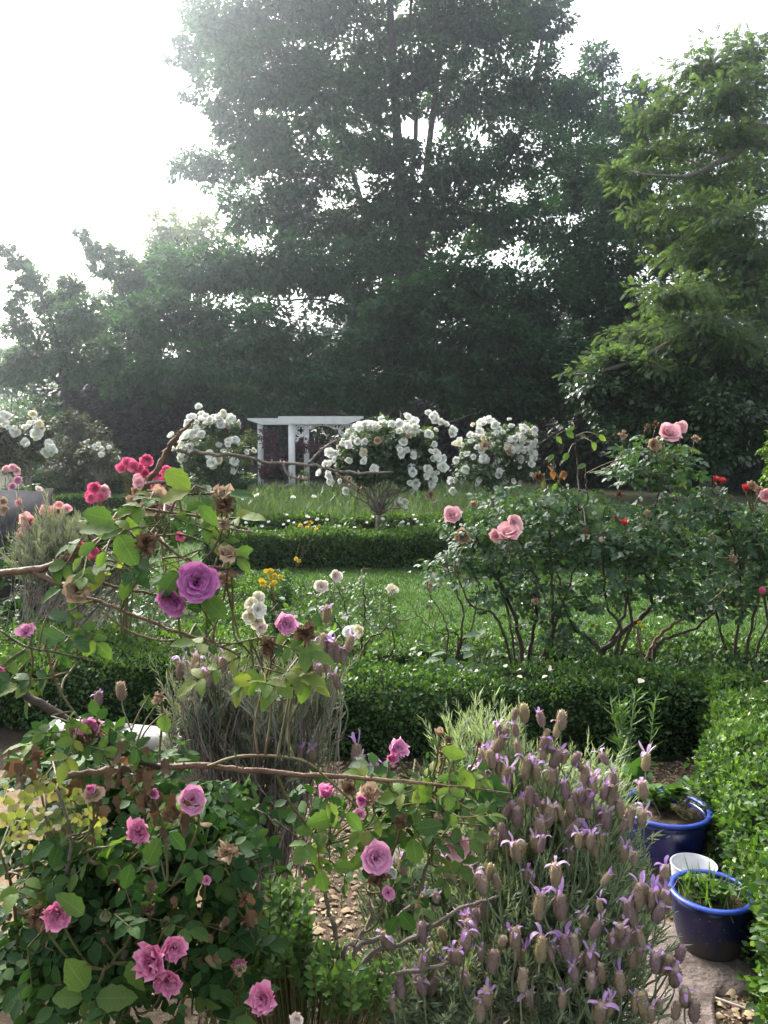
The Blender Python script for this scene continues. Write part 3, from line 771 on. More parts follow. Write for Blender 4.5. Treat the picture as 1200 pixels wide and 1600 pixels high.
shrub('leafy_tree', 'fresh light green broadleaf tree behind the feathery branches', pxb([(1130, 310, 60, 40), (1180, 290, 50, 40), (1080, 340, 55, 45), (1160, 380, 70, 50), (1060, 400, 60, 50), (1010, 350, 40, 40), (1120, 450, 80, 50), (1190, 470, 60, 60)], 22, 1), .15, 'mid_tree', subs=34, per=50, stem_r=.14, cat='tree')
shrub('leafy_tree', 'dull olive tree behind the feathery branches at top right', pxb([(1140, 170, 70, 60), (1060, 220, 60, 40), (1180, 230, 60, 60), (1090, 290, 60, 40), (1000, 300, 50, 40), (970, 260, 50, 50), (985, 190, 45, 45), (960, 320, 50, 45), (1010, 150, 30, 25), (1010, 370, 50, 50)], 27, 1), .15, 'left_tree', subs=34, per=50, stem_r=.12, cat='tree')
shrub('laurel_shrub', 'glossy dark laurel mass under the feathery tree at right', pxb([(925, 605, 50, 28), (985, 590, 60, 30), (1050, 575, 60, 32), (1130, 580, 70, 40), (1190, 600, 50, 45), (960, 645, 60, 35), (1040, 635, 70, 40), (1120, 650, 70, 45), (1190, 680, 50, 50), (1000, 690, 60, 40), (1090, 700, 70, 45)], 13, .5), .105, 'laurel', subs=50, per=40, stem_r=.05, tmpl=T_LEAF)
shrub('edge_shrub', 'bright green leafy shrub cut by the right edge', pxb([(1205, 700, 16, 28), (1212, 750, 22, 40), (1215, 820, 26, 45)], 5.6, .05), .035, 'box_new', subs=24, per=30, stem_r=.012, tmpl=T_LEAF)

# ------------------------------------------------------------------ box hedges
def hedge(label, path, w, h, leaf_size, dens, lm='box', lt='box_new', tmpl=None, newgrow_lit=.55, z0=0.0, side_lit=.18, near_parts=0):
    path = np.array(path, float); seg = np.diff(path, axis=0); ln = np.linalg.norm(seg, axis=1); L = ln.sum()
    t = thing('box_hedge', label, 'hedge', (*path.mean(0), 0), 'clipped box hedges')
    # woody inside
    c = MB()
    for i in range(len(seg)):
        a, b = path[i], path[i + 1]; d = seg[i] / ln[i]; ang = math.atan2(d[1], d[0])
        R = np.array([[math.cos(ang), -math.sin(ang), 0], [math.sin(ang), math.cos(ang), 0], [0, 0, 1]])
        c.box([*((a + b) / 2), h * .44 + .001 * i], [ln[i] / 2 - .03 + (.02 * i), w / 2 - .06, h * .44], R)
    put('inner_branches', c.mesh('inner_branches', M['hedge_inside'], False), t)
    side = (2 * h + w)
    n = int(L * side * dens)
    s = rng.uniform(-w * .0, L, n); q = rng.uniform(0, side, n)
    cum = np.concatenate([[0], np.cumsum(ln)]); k = np.clip(np.searchsorted(cum, s) - 1, 0, len(seg) - 1)
    d = (seg / ln[:, None])[k]; nrm = np.stack([-d[:, 1], d[:, 0]], -1)
    cen = path[k] + d * (s - cum[k])[:, None]
    off = np.where(q < h, -w / 2, np.where(q > h + w, w / 2, q - h - w / 2)); z = np.where(q < h, q, np.where(q > h + w, side - q, h))
    top = (q >= h) & (q <= h + w)
    out = np.where(top[:, None], np.array([0, 0, 1.]), np.c_[nrm * np.sign(off)[:, None], np.zeros(n)])
    # rounded shoulders and uneven clipping
    e = np.minimum(np.abs(z - h), 9) + np.where(top, w / 2 - np.abs(off), 0)
    round_in = np.where(e < .06, (.06 - e) * .5, 0)
    wob = (.03 * np.sin(s * 5.3 + off * 4) + .022 * np.sin(s * 13 + q * 9)) * (1 if h > .3 else .7) + .014 * np.sin(s * 41 + q * 33)
    dep = -np.abs(rng.normal(0, .034, n)) + wob - round_in + np.where(rng.random(n) < .03, .03, 0)
    p = np.c_[cen + nrm * off[:, None], z] + out * dep[:, None]
    # ends
    ne = int(w * h * dens * 1.2)
    for end, sg in ((path[0], -1), (path[-1], 1)):
        dd = (seg[0] / ln[0] if sg < 0 else seg[-1] / ln[-1]); nn = np.array([-dd[1], dd[0]])
        o = rng.uniform(-w / 2, w / 2, ne); zz = rng.uniform(0, h, ne); dp = -np.abs(rng.normal(0, .03, ne))
        p = np.r_[p, np.c_[end + nn * o[:, None] + dd * sg * dp[:, None], zz]]
        out = np.r_[out, np.tile([*(dd * sg), 0], (ne, 1))]; top = np.r_[top, np.zeros(ne, bool)]
    n = len(p)
    p[:, 2] = np.maximum(p[:, 2], .01) + z0
    dr = nrmz(out * .7 + np.array([0, 0, .35]) + rng.normal(0, .6, (n, 3)))
    no = nrmz(out * .6 + np.array([0, 0, .5]) + rng.normal(0, .5, (n, 3)))
    sz = leaf_size * rng.uniform(.65, 1.25, n)
    nw = rng.random(n) < np.where(top, newgrow_lit, newgrow_lit * side_lit)  # pale leaves: new growth, plus brightness painted onto lit tops and sides
    tm = tmpl or T_LEAF
    if near_parts:                                       # the leaves that show largest are pieces of their own
        big = np.argsort(np.linalg.norm(p - [0, 0, CAMZ], axis=1) - 9 * ((p[:, 0] / p[:, 1]) < .50))[:near_parts]
        for i in big:
            put('leaf', SMALL_LEAF, t, lmat(p[i], dr[i], no[i], sz[i] * 1.1), M['box_leaf_new_lit' if nw[i] else 'box_leaf'])
        keep = np.ones(n, bool); keep[big] = False
        p, dr, no, sz, nw = p[keep], dr[keep], no[keep], sz[keep], nw[keep]
    put('foliage', cloud_mesh('foliage', [cloud(tm, p[~nw], dr[~nw], no[~nw], sz[~nw])], M[lm]), t, kind='stuff')
    put('new_growth_lit', cloud_mesh('new_growth_lit', [cloud(tm, p[nw], dr[nw], no[nw], sz[nw])], M[lt]), t, kind='stuff')
    return t
hedge('low clipped box hedge across the middle behind the big lavender', [(-.30, 4.12), (1.72, 4.16)], .44, .38, .025, 7800, newgrow_lit=.45)
hedge('clipped box hedge along the right edge beside the blue pots', [(1.20, 1.65), (1.33, 2.4), (1.46, 2.9), (1.66, 3.4), (1.85, 3.95)], .52, .42, .027, 9500, newgrow_lit=.8, side_lit=.6, near_parts=300)  # extra pale leaves paint the lit sides brighter
hedge('box hedge corner at left behind the white topped wall', [(-3.4, 4.82), (-.72, 4.76)], .9, .38, .027, 5200, newgrow_lit=.85, side_lit=.3)  # share of pale leaves raised to paint the lit top
hedge('box hedge arm running back from the left corner hedge', [(-1.05, 5.25), (-1.06, 7.6)], .42, .37, .026, 5500, tmpl=T_DIA, newgrow_lit=.5)
hedge('sunny low box edging between rose bed and lawn', [(-.62, 5.35), (3.2, 5.40)], .62, .25, .028, 4500, tmpl=T_DIA, newgrow_lit=.6)
hedge('long dark box hedge at the back of the lawn', [(-2.2, 10.25), (4.2, 10.25)], .5, .43, .042, 5000, 'box_far', tmpl=T_DIA, newgrow_lit=.5)
hedge('second box hedge behind the back hedge', [(-2.6, 12.3), (1.6, 12.3)], .45, .44, .046, 4000, 'box_far', tmpl=T_DIA, newgrow_lit=.6)
hedge('bright box hedge at far left before the brown shrub', [(-7.8, 17.5), (-5.4, 17.5)], .5, .42, .05, 1500, tmpl=T_DIA, newgrow_lit=.6)
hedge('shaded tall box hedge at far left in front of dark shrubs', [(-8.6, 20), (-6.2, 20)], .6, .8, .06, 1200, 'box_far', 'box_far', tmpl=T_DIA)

def ground_cover(name, label, xr, yr, h, n, size, lm, cat='plants', tmpl=None, up=.5, x_at=None):
    x = rng.uniform(*xr, n); y = rng.uniform(*yr, n)
    hh = h * (.55 + .45 * np.sin(x * 5.1 + 1.3) * np.sin(y * 4.7)) 
    ex = np.minimum(x - xr[0], xr[1] - x) / (xr[1] - xr[0]); ey = np.minimum(y - yr[0], yr[1] - y) / (yr[1] - yr[0])
    hh = hh * np.clip(np.minimum(ex * 5, ey * 8) + rng.normal(.15, .12, n), .06, 1)      # lower and thinner towards its edges
    z = np.maximum(.01, hh * rng.random(n) ** .45)
    d = nrmz(rng.normal(0, .7, (n, 3)) + [0, 0, up]); no = nrmz(rng.normal(0, .5, (n, 3)) + [0, 0, 1])
    o = put(name, cloud_mesh(name, [cloud(tmpl or T_LEAF, np.stack([x, y, z], -1), d, no, size * rng.uniform(.6, 1.3, n))], M[lm]), kind='stuff')
    return tag(o, label, cat)
ground_cover('ground_cover', 'low leafy ground cover in the rose bed behind front hedge', (-.4, 3.2), (4.36, 5.05), .30, 13000, .038, 'bed')
ground_cover('ground_cover', 'leafy perennials between the two back hedges', (-2.3, 4), (10.55, 12.0), .50, 14000, .06, 'box_far', tmpl=T_DIA)
ground_cover('ground_cover', 'leafy tangle at left below the pink roses', (-4.5, -1.4), (5.4, 9), .30, 9000, .05, 'bed')
ground_cover('ground_cover', 'dark leafy tangle in shade right of the lawn', (2.8, 7.0), (10.6, 14), .5, 9000, .08, 'bed', tmpl=T_DIA)
ground_cover('meadow_plants', 'misty grey green flowering plants in the long grass bed', (-3.8, 3.6), (13.2, 20.5), .62, 12000, .16, 'meadow', tmpl=(T_NEEDLE[0] * [2.2, 1, 1], T_NEEDLE[1], T_NEEDLE[2]), up=1.3)
ground_cover('ground_cover', 'taller dark leafy growth around the right hand rose stems', (.45, 3.0), (4.45, 5.0), .46, 7000, .04, 'bed')
ground_cover('ground_cover', 'mixed leafy weeds left of the lawn by the hedge arm', (-.95, .1), (4.9, 8.5), .32, 4500, .045, 'box_far')

# ------------------------------------------------------------------ white garden arbour
M['white_paint'] = plain('white_paint', (.66, .66, .62), (.78, .78, .75), 5, .6, .15, .3, lo=.3, hi=.6)
ab = P(505, 770, 22); ab[2] = 0
arb = thing('garden_arbour', 'white painted wooden arbour with fretwork corner brackets', 'arbour', ab)
def post(px, Y, w, top):
    x = P(px, 700, Y)[0]
    b = MB(); b.box([x, Y, top / 2], [w / 2, w / 2, top / 2]); put('post', b.mesh('post', M['white_paint'], False), arb)
post(456, 22.0, .16, 2.02); post(553, 22.0, .16, 2.02); post(407, 24.0, .145, 2.06); post(479, 24.0, .145, 2.06)
def beam(px0, px1, Y, ztop, h, cut):
    a, c = P(px0, 660, Y)[0], P(px1, 660, Y)[0]; t = .045
    pr = [(a, ztop), (c, ztop), (c, ztop - h * .25), (c - cut, ztop - h), (a + cut, ztop - h), (a, ztop - h * .25)]
    v = [(x, Y - t, z) for x, z in pr] + [(x, Y + t, z) for x, z in pr]
    me = bpy.data.meshes.new('beam'); n = len(pr)
    me.from_pydata(v, [], [list(range(n))[::-1], list(range(n, 2 * n))] + [[i, (i + 1) % n, n + (i + 1) % n, n + i] for i in range(n)]); me.update(); me.materials.append(M['white_paint'])
    put('beam', me, arb)
for dy in (-.128, .128):
    beam(435, 568, 22 + dy, 2.21, .20, .42)
beam(387, 500, 23.88, 2.215, .18, .40); beam(387, 500, 24.12, 2.215, .18, .40)
def bracket(sx):
    """fretwork: ring with a quatrefoil and a scrolled spandrel towards the middle"""
    x0 = P(456, 700, 22)[0] + .08 if sx > 0 else P(553, 700, 22)[0] - .08
    o = np.array([x0, 22.0, 2.01])
    def pt(x, z): return o + np.array([sx * x, 0, -z])
    th = .02
    b = MB()
    b.box(pt(.012, .24), [.012, .02, .235])
    b.box(pt(.36, .012), [.36, .021, .012])
    main = put('bracket', b.mesh('bracket', M['white_paint'], False), arb)
    def arc(name, cx, cz, r, a0, a1, rr=th, n=20):
        a = np.linspace(a0, a1, n)
        put(name, MB().tube([pt(cx + r * math.cos(q), cz + r * math.sin(q)) for q in a], rr, 6).mesh(name, M['white_paint']), main)
    arc('ring', .165, .17, .145, 0, 2 * math.pi, .022, 28)
    for k in range(4):
        a = k * math.pi / 2 + math.pi / 4
        arc('foil', .165 + .066 * math.cos(a - math.pi / 4), .17 + .066 * math.sin(a - math.pi / 4), .047, a - math.pi / 4 - 2.3, a - math.pi / 4 + 2.3)
    arc('scroll', .40, .065, .048, 0, 2 * math.pi); arc('scroll', .50, .05, .034, 0, 2 * math.pi); arc('scroll', .05, .40, .045, 0, 2 * math.pi)
    put('arch_edge', MB().tube(spline([pt(.03, .47), pt(.10, .36), pt(.22, .315), pt(.31, .22), pt(.33, .13), pt(.45, .12), pt(.55, .06), pt(.72, .03)], 30), .022, 6).mesh('arch_edge', M['white_paint']), main)
bracket(1); bracket(-1)

# purple leaved shrub and odd plants by the arbour
shrub('purple_shrub', 'purple leaved shrub beside the left arbour post', pxb([(418, 690, 16, 20), (430, 720, 18, 18), (412, 735, 14, 14), (470, 700, 18, 16), (498, 705, 14, 14)], 23.2, .2), .07, 'berb', subs=24, per=40, stem_r=.03)
shrub('yellow_green_shrub', 'small yellow green shrub left of the arbour', pxb([(390, 690, 14, 14), (380, 715, 14, 16)], 21, .2), .09, 'lime_tree', subs=14, per=22, stem_r=.02)
shrub('yellow_green_shrub', 'small yellow green sprig at the foot of the arbour', pxb([(472, 745, 10, 9)], 21.2, .05), .09, 'lime_tree', subs=8, per=18, stem_r=.015)

# ------------------------------------------------------------------ white roses grown as small trees
def zoomxy(lst, ox, oy, s): return [(ox + x / s, oy + y / s) for x, y in lst]
W2 = zoomxy([(210,140),(230,130),(165,145),(130,175),(110,220),(135,225),(212,212),(58,260),(50,315),(45,370),(60,400),(140,295),(135,385),(125,440),(380,275),(300,125),(340,135),(410,100),(435,130),(405,150),(415,185),(370,130),(530,85),(545,110),(520,100),(568,125),(505,180),(530,225),(545,270),(560,300),(550,320),(515,340),(525,365),(495,380),(520,410),(435,405),(430,440),(445,425),(512,460),(360,490),(395,495),(375,505),(610,175),(430,275),(420,355),(250,150),(190,155),(150,210),(210,265),(440,145),(540,290)], 500, 620, 3)
W3 = zoomxy([(770,130),(800,125),(830,135),(750,145),(890,110),(895,140),(845,165),(950,165),(995,160),(1000,185),(715,190),(715,215),(655,210),(770,195),(740,240),(780,225),(810,240),(830,180),(890,210),(900,230),(870,240),(940,200),(980,235),(950,260),(920,255),(990,270),(1000,290),(930,295),(700,270),(720,285),(750,270),(770,290),(690,310),(685,335),(725,328),(640,300),(640,390),(750,390),(820,320),(840,350),(840,365),(800,310),(890,265),(825,425),(990,365),(905,395),(930,330),(910,200),(760,255)], 500, 620, 3)
W1 = zoomxy([(110,110),(125,115),(165,85),(165,110),(205,105),(200,125),(250,120),(240,140),(270,90),(290,95),(300,110),(285,145),(255,140),(150,165),(120,175),(100,170),(165,180),(80,195),(115,215),(65,290),(75,230),(95,270),(100,300),(155,335),(215,310),(305,215),(320,205),(290,225),(315,330),(310,350),(370,260),(405,255),(85,250),(225,130),(140,150)], 260, 620, 3)
W4 = zoomxy([(35,60),(60,70),(95,75),(110,180),(140,200),(120,160),(220,145),(250,130),(285,115),(320,150),(335,155),(205,275),(215,285),(405,285),(435,335),(450,345),(375,355),(280,200),(60,130),(20,70),(10,150)], 0, 640, 5.33)
def white_rose(label, base_px, Y, boughs, bl, size, trunk_top, leafm='rose_far', nl=48, fan=True):
    g = P(base_px[0], base_px[1], Y); base = np.array([g[0], Y, 0])
    t = thing('white_rose_bush', label, 'rose bush', base, 'white flowering rose bushes')
    tt = P(*trunk_top, Y)
    put('trunk', MB().tube(spline([base, (base + tt) / 2 + rng.normal(0, .02, 3), tt], 8), [.05, .038], 8).mesh('trunk', M['cane_grey']), t)
    bb = pxb(boughs, Y, .12, .9)
    parts, subc = bough_cloud(bb, 26, nl, .068, tmpl=T_LEAF, sub_r=.34, shell=.4)
    for (c, r), sc in zip(bb, subc):
        for e in sc[:5]:
            mid = tt * .5 + e * .5 + rng.normal(0, .05, 3) + (e - tt) * [.12, .12, 0]
            put('branch', MB().tube(spline([tt, tt * .75 + e * .25 + rng.normal(0, .05, 3), mid + rng.normal(0, .05, 3), e], 10), [.013, .004], 5).mesh('branch', M['cane_grey']), t)
    put('foliage', cloud_mesh('foliage', parts, M[leafm]), t, kind='stuff')
    ctr = np.mean([b[0] for b in bb], 0)
    for (px, py) in bl:
        for k in range(1 + rng.integers(0, 4)):
            p = P(px + rng.normal(0, 4) * k, py + rng.normal(0, 3.5) * k, Y - rng.uniform(.1, .5))
            out = nrmz(p - ctr) + np.array([0, -.8, .45]) + rng.normal(0, .3, 3)
            bloom(t, p, out, size * rng.uniform(.65, 1.25), 'bush', 'p_white' if rng.random() < .86 else ('p_cream' if rng.random() < .7 else 'p_beige'))
    # blooms on the far side, as on the near one
    for k in range(max(4, len(bl) // 3)):
        c, r = bb[rng.integers(len(bb))]; d = rdir(1)[0]; d[1] = abs(d[1]); d[2] = abs(d[2]) * .8
        bloom(t, c + d * r * 1.02, d, size, 'far', 'p_white')
    return t
white_rose('white flowering standard rose left of the arbour', (335, 800), 13.2, [(320, 690, 36, 34), (355, 720, 34, 30), (330, 740, 36, 24), (300, 720, 20, 22), (345, 665, 25, 18), (370, 750, 25, 18)], W1, .145, (335, 765))
white_rose('white flowering standard rose with bare trunk in the centre', (592, 846), 11.3, [(600, 690, 50, 32), (645, 715, 36, 32), (560, 705, 30, 28), (630, 680, 45, 22), (650, 750, 28, 20), (545, 730, 24, 20), (600, 725, 45, 22), (575, 745, 30, 16)], W2 + [(590, 690), (605, 712), (570, 720), (622, 700), (585, 735), (640, 730), (560, 690)], .125, (592, 805), nl=58)
white_rose('densely white flowering rose right of centre beside the pink rose', (770, 810), 14.0, [(770, 700, 45, 32), (800, 690, 34, 30), (740, 715, 32, 26), (765, 740, 50, 24), (820, 730, 25, 22)], W3, .145, (770, 770))
white_rose('white rose bush cut by the left edge with sparse blooms', (40, 800), 13.0, [(25, 680, 40, 32), (60, 675, 25, 22), (15, 715, 34, 24), (60, 705, 22, 18), (-20, 690, 40, 34)], W4, .15, (45, 745), 'brown_shrub')
white_rose('small pale rose bush with few blooms before brown shrub', (155, 800), 17.0, [(150, 705, 26, 16), (165, 720, 18, 14), (135, 715, 16, 14)], [(160, 703), (170, 700), (148, 697)], .14, (155, 755), 'brown_shrub', 30)

# ------------------------------------------------------------------ low wall with white coping, dark lid
M['coping'] = plain('coping_stone', (.24, .235, .215), (.33, .32, .30), 7, .8, .25, .2)
M['block'] = plain('wall_block', (.10, .095, .085), (.18, .17, .15), 9, .9, .5, .2)
wl_ = thing('low_wall', 'short low block wall with white coping glimpsed behind the left rose canes', 'wall', (-1.35, 3.45, 0))
A, B = np.array([-1.42, 3.455]), np.array([-.74, 3.30]); dv = B - A; LN = np.linalg.norm(dv); ang = math.atan2(dv[1], dv[0])
RW = np.array([[math.cos(ang), -math.sin(ang), 0], [math.sin(ang), math.cos(ang), 0], [0, 0, 1]])
for i in range(2):
    c = A + dv * (i + .5) / 2
    b = MB(); b.box([*c, .333 + rng.normal(0, .002)], [LN / 4 - .004, .07, .022], RW); put('coping_slab', b.mesh('coping_slab', M['coping'], False), wl_)
BLK = [MB().box([0, 0, 0], [.098, .058, .044]).mesh('block', M['block'], False)]
for r in range(3):
    for i in range(8):
        s = (i + .5 + (.5 if r % 2 else 0)) * .2
        if s > LN: continue
        c = A + dv / LN * s
        Mx = Matrix.Translation(Vector((*c, .047 + r * .0935))) @ Matrix.Rotation(ang + rng.normal(0, .01), 4, 'Z')
        put('block', BLK[0], wl_, Mx)
M['slate'] = plain('dark_felt', (.030, .031, .036), (.045, .045, .052), 12, .95, .2, .05)
M['dark_wood'] = plain('dark_wood', (.02, .018, .018), (.035, .032, .03), 10, .95, .3, .03)
lid = thing('cold_frame', 'dark grey sloping lid of a garden box at the left edge', 'garden box', (-3.4, 7.4, 0))
q = [P(-90, 762, 7.9), P(76, 768, 7.5), P(52, 838, 6.9), P(-110, 836, 7.2)]
dn = np.array([0, 0, -.035])
b = MB(); b.add(np.array(q + [p + dn for p in q]), [[0, 1, 2, 3], [7, 6, 5, 4], [0, 4, 5, 1], [1, 5, 6, 2], [2, 6, 7, 3], [3, 7, 4, 0]])
put('lid', b.mesh('lid', M['slate'], False), lid)
e = np.array([P(76, 768, 7.5), P(52, 838, 6.9)])
b = MB(); b.add([e[0] + [-.02, 0, .03], e[0] + [.05, 0, .03], e[1] + [.05, 0, .03], e[1] + [-.02, 0, .03], e[0] + [-.02, 0, -.07], e[0] + [.05, 0, -.07], e[1] + [.05, 0, -.07], e[1] + [-.02, 0, -.07]], [[0, 3, 2, 1], [4, 5, 6, 7], [0, 1, 5, 4], [1, 2, 6, 5], [2, 3, 7, 6], [3, 0, 4, 7]])
put('edge_strip', b.mesh('edge_strip', M['dark_wood'], False), lid)
for p in q:
    c = np.mean(q, 0); pp = p * .92 + c * .08
    b = MB(); b.box([pp[0], pp[1], (pp[2] - .04) / 2], [.04, .04, (pp[2] - .04) / 2]); put('leg', b.mesh('leg', M['dark_wood'], False), lid)
ql = np.array(q) * .97 + np.mean(q, 0) * .03
for a_, c_ in ((0, 1), (1, 2), (2, 3), (3, 0)):
    p0, p1 = ql[a_], ql[c_]
    b = MB(); n_ = nrmz(np.cross(p1 - p0, [0, 0, 1])) * .012
    lo0, lo1 = np.array([p0[0], p0[1], .05]), np.array([p1[0], p1[1], .05]); h0, h1 = p0 + [0, 0, -.04], p1 + [0, 0, -.04]
    b.add([lo0 - n_, lo1 - n_, h1 - n_, h0 - n_, lo0 + n_, lo1 + n_, h1 + n_, h0 + n_], [[0, 1, 2, 3], [7, 6, 5, 4], [0, 4, 5, 1], [3, 2, 6, 7], [0, 3, 7, 4], [1, 5, 6, 2]])
    put('side_board', b.mesh('side_board', M['dark_wood'], False), lid)

# ------------------------------------------------------------------ pots
def glaze(name, c1, c2, dirt, rough):
    m, n, l, bs, out = newmat(name)
    tc = n.new('ShaderNodeTexCoord'); sx = n.new('ShaderNodeSeparateXYZ'); l.new(tc.outputs['Object'], sx.inputs[0])
    nz = noise(n, l, 9, 6, rough=.65); fine = noise(n, l, 60, 3)
    c = mixcol(n, l, mapr(n, l, nz, .35, .65), c1, c2)
    ad = n.new('ShaderNodeMath'); ad.operation = 'ADD'; l.new(mapr(n, l, sx.outputs[2], .0, .16, .46, -.16), ad.inputs[0]); l.new(nz, ad.inputs[1])
    dm = mapr(n, l, ad.outputs[0], .52, .72, 0, .92)
    c = mixcol(n, l, dm, c, dirt)
    c = mixcol(n, l, mapr(n, l, fine, .66, .72, 0, .7), c, (.30, .24, .16))
    l.new(c, bs.inputs['Base Color'])
    l.new(mapr(n, l, dm, 0, .9, rough, .9), bs.inputs['Roughness'])
    l.new(bump(n, l, nz, .1, .01), bs.inputs['Normal'])
    return m
M['blue'] = glaze('blue_glaze', (.008, .014, .13), (.004, .007, .05), (.05, .04, .03), .25)
M['blue_dark'] = glaze('dark_blue_glaze', (.006, .008, .07), (.004, .005, .03), (.05, .042, .032), .3)
M['rim_blue'] = plain('rim_blue_glaze', (.010, .030, .22), (.022, .065, .36), 10, .4, .1, .5)
M['pot_soil'] = soil_mat('pot_soil', [(.3, (.03, .022, .015)), (.5, (.06, .045, .03)), (.7, (.11, .085, .06))], 40, .8)
M['pale_glaze'] = plain('pale_glaze', (.52, .53, .56), (.62, .62, .64), 6, .45, .1, .4)
def pot(label, c, r, h, m, rim=True, soil=.86, rr=.0095):
    t = thing('plant_pot', label, 'plant pot', c, 'glazed garden pots')
    pr = [(0, .002), (r * .62, .002), (r * .70, .012), (r * .82, h * .25), (r * .95, h * .60), (r * .985, h * .84), (r * .965, h * .90)]
    inn = [(r * .86, h * .9), (r * .84, h * .7), (r * .6, h * .5)]
    MT = Matrix.Translation(Vector(c))
    if rim:
        v, q_ = lathe(pr + [(r * .90, h * .92)] + inn, 56); body = put('body', MB().add(v, q_).mesh('body', M[m]), t, MT)
        a = np.linspace(0, 2 * math.pi, 15)
        rp = [(r * .98 + rr * math.cos(x) * 1.05, h * .955 + rr * .75 * math.sin(x)) for x in a]
        v, q_ = lathe(rp, 56); put('rim', MB().add(v, q_).mesh('rim', M['rim_blue']), t, MT)
    else:
        pr = [(0, .002), (r * .70, .002), (r * .74, .008), (r * .97, h * .95), (r * 1.0, h), (r * .985, h * 1.008), (r * .93, h * 1.0), (r * .90, h * .93), (r * .68, .03), (0, .03)]
        v, q_ = lathe(pr, 48); put('body', MB().add(v, q_).mesh('body', M[m]), t, MT)
    if soil:
        v, q_ = lathe([(0.001, h * soil), (r * .5, h * soil + .006), (r * .84, h * soil - .004)], 32)
        v[:, 2] += rng.normal(0, .004, len(v)); put('soil', MB().add(v, q_).mesh('soil', M['pot_soil']), t, MT)
    return t
pc = G(1112, 1388, .205) * [1, 1, 0]; pot('small dark blue pot with bright blue rim at lower right', pc, .118, .205, 'blue_dark')
pc2 = G(1040, 1262, .245) * [1, 1, 0]; pot('larger royal blue pot behind the small one', pc2, .152, .255, 'blue')
pc3 = G(1084, 1350, .175) * [1, 1, 0]; pot('pale grey glazed pot tucked between the two blue pots', pc3, .074, .175, 'pale_glaze', False, 0)
pc4 = G(888, 1228, .24) * [1, 1, 0]; pot('blue pot mostly hidden behind the lavender heads', pc4, .13, .25, 'blue')

def weed(name, label, base, n, h, lm, size, spread=.06, tm=None, stems=4, cat='plant', seedheads=0):
    t = thing(name, label, cat, base)
    base = np.asarray(base, float)
    pos, dr = [], []
    for k in range(stems):
        e = base + np.array([rng.normal(0, spread), rng.normal(0, spread), h * rng.uniform(.7, 1.1)])
        c = spline([base + rng.normal(0, spread * .4, 3) * [1, 1, 0], (base + e) / 2 + rng.normal(0, .01, 3), e], 10)
        put('stem', MB().tube(c, [.0035, .0015], 5).mesh('stem', M['lav_stem']), t)
        kk = n // stems
        s = rng.random(kk) ** .8; p = np.stack([np.interp(s, np.linspace(0, 1, 10), c[:, i]) for i in range(3)], -1)
        pos.append(p); dr.append(nrmz(rdir(kk) * [1, 1, .4] + [0, 0, .45]))
    pos = np.concatenate(pos); dr = np.concatenate(dr); n = len(pos)
    no = nrmz(rng.normal(0, .4, (n, 3)) + [0, 0, 1]); sz = size * rng.uniform(.6, 1.3, n)
    if tm is T_NEEDLE or size < .02:
        put('foliage', cloud_mesh('foliage', [cloud(tm or T_LEAF, pos, dr, no, sz)], M[lm]), t, kind='stuff')
    else:
        for i in range(n): put('leaf', SMALL_LEAF, t, lmat(pos[i], dr[i], no[i], sz[i]), M[lm + '_leaf'])
    return t
def tuft(label, base, n, h, lm, w=.004, r=.05, lean=.35, cat='grass tuft', name='grass_tuft'):
    base = np.asarray(base, float)
    d = nrmz(np.stack([rng.normal(0, lean, n), rng.normal(0, lean, n), np.ones(n)], -1)); L = h * rng.uniform(.5, 1.2, n)
    pos = base + np.stack([rng.normal(0, r, n), rng.normal(0, r, n), np.zeros(n)], -1)
    V, T, U = T_BLADE; R = basis(d, rdir(n)); S = np.stack([np.full(n, w), L, L], -1)
    v = np.einsum('nij,nkj->nki', R, V[None] * S[:, None]) + pos[:, None]; f = T[None] + (np.arange(n) * 5)[:, None, None]
    return tag(put(name, mesh(name, v.reshape(-1, 3), f.reshape(-1, 3), M[lm], np.tile(U, (n, 1)))), label, cat)
tuft('green grass and weeds growing in the small blue pot', pc + [-.01, 0, .165], 110, .11, 'weed', .006, .04, .45)
weed('pot_plant', 'toothed leafy weed in the small blue pot', pc + [-.03, -.01, .17], 110, .06, 'weed', .032, .04)
weed('pot_plant', 'dull leafy plant in the larger blue pot', pc2 + [.0, .04, .215], 150, .09, 'jas', .05, .06)
weed('pot_plant', 'pale flowering succulent in the larger blue pot', pc2 + [.06, -.03, .215], 160, .05, 'bract_lime', .017, .045)
weed('tall_weed', 'tall feathery weed in front of the hedge by the pots', G(990, 1275), 420, .50, 'jas', .06, .05, T_NEEDLE, 5)
weed('tall_weed', 'broad leaved weed at the hedge foot behind lavender', G(965, 1290), 40, .24, 'jas', .11, .07, T_ROSE, 4)
tuft('dry grass stems arching beside the larger blue pot', G(1110, 1370), 50, .30, 'lav_dead', .003, .06, .4)
weed('small_weed', 'tiny green weed on the gravel before the small pot', G(1107, 1508), 40, .05, 'weed', .022, .02)
weed('small_weed', 'green seedling leaves at bottom right corner', G(1185, 1575), 50, .06, 'weed', .028, .03)
tag(put('fallen_straw', MB().tube(spline([G(1055, 1537, .012), G(1120, 1560, .02), G(1205, 1590, .014)], 14), .0035, 6).mesh('fallen_straw', M['lav_dead'])), 'long straw lying across the gravel', 'straw')

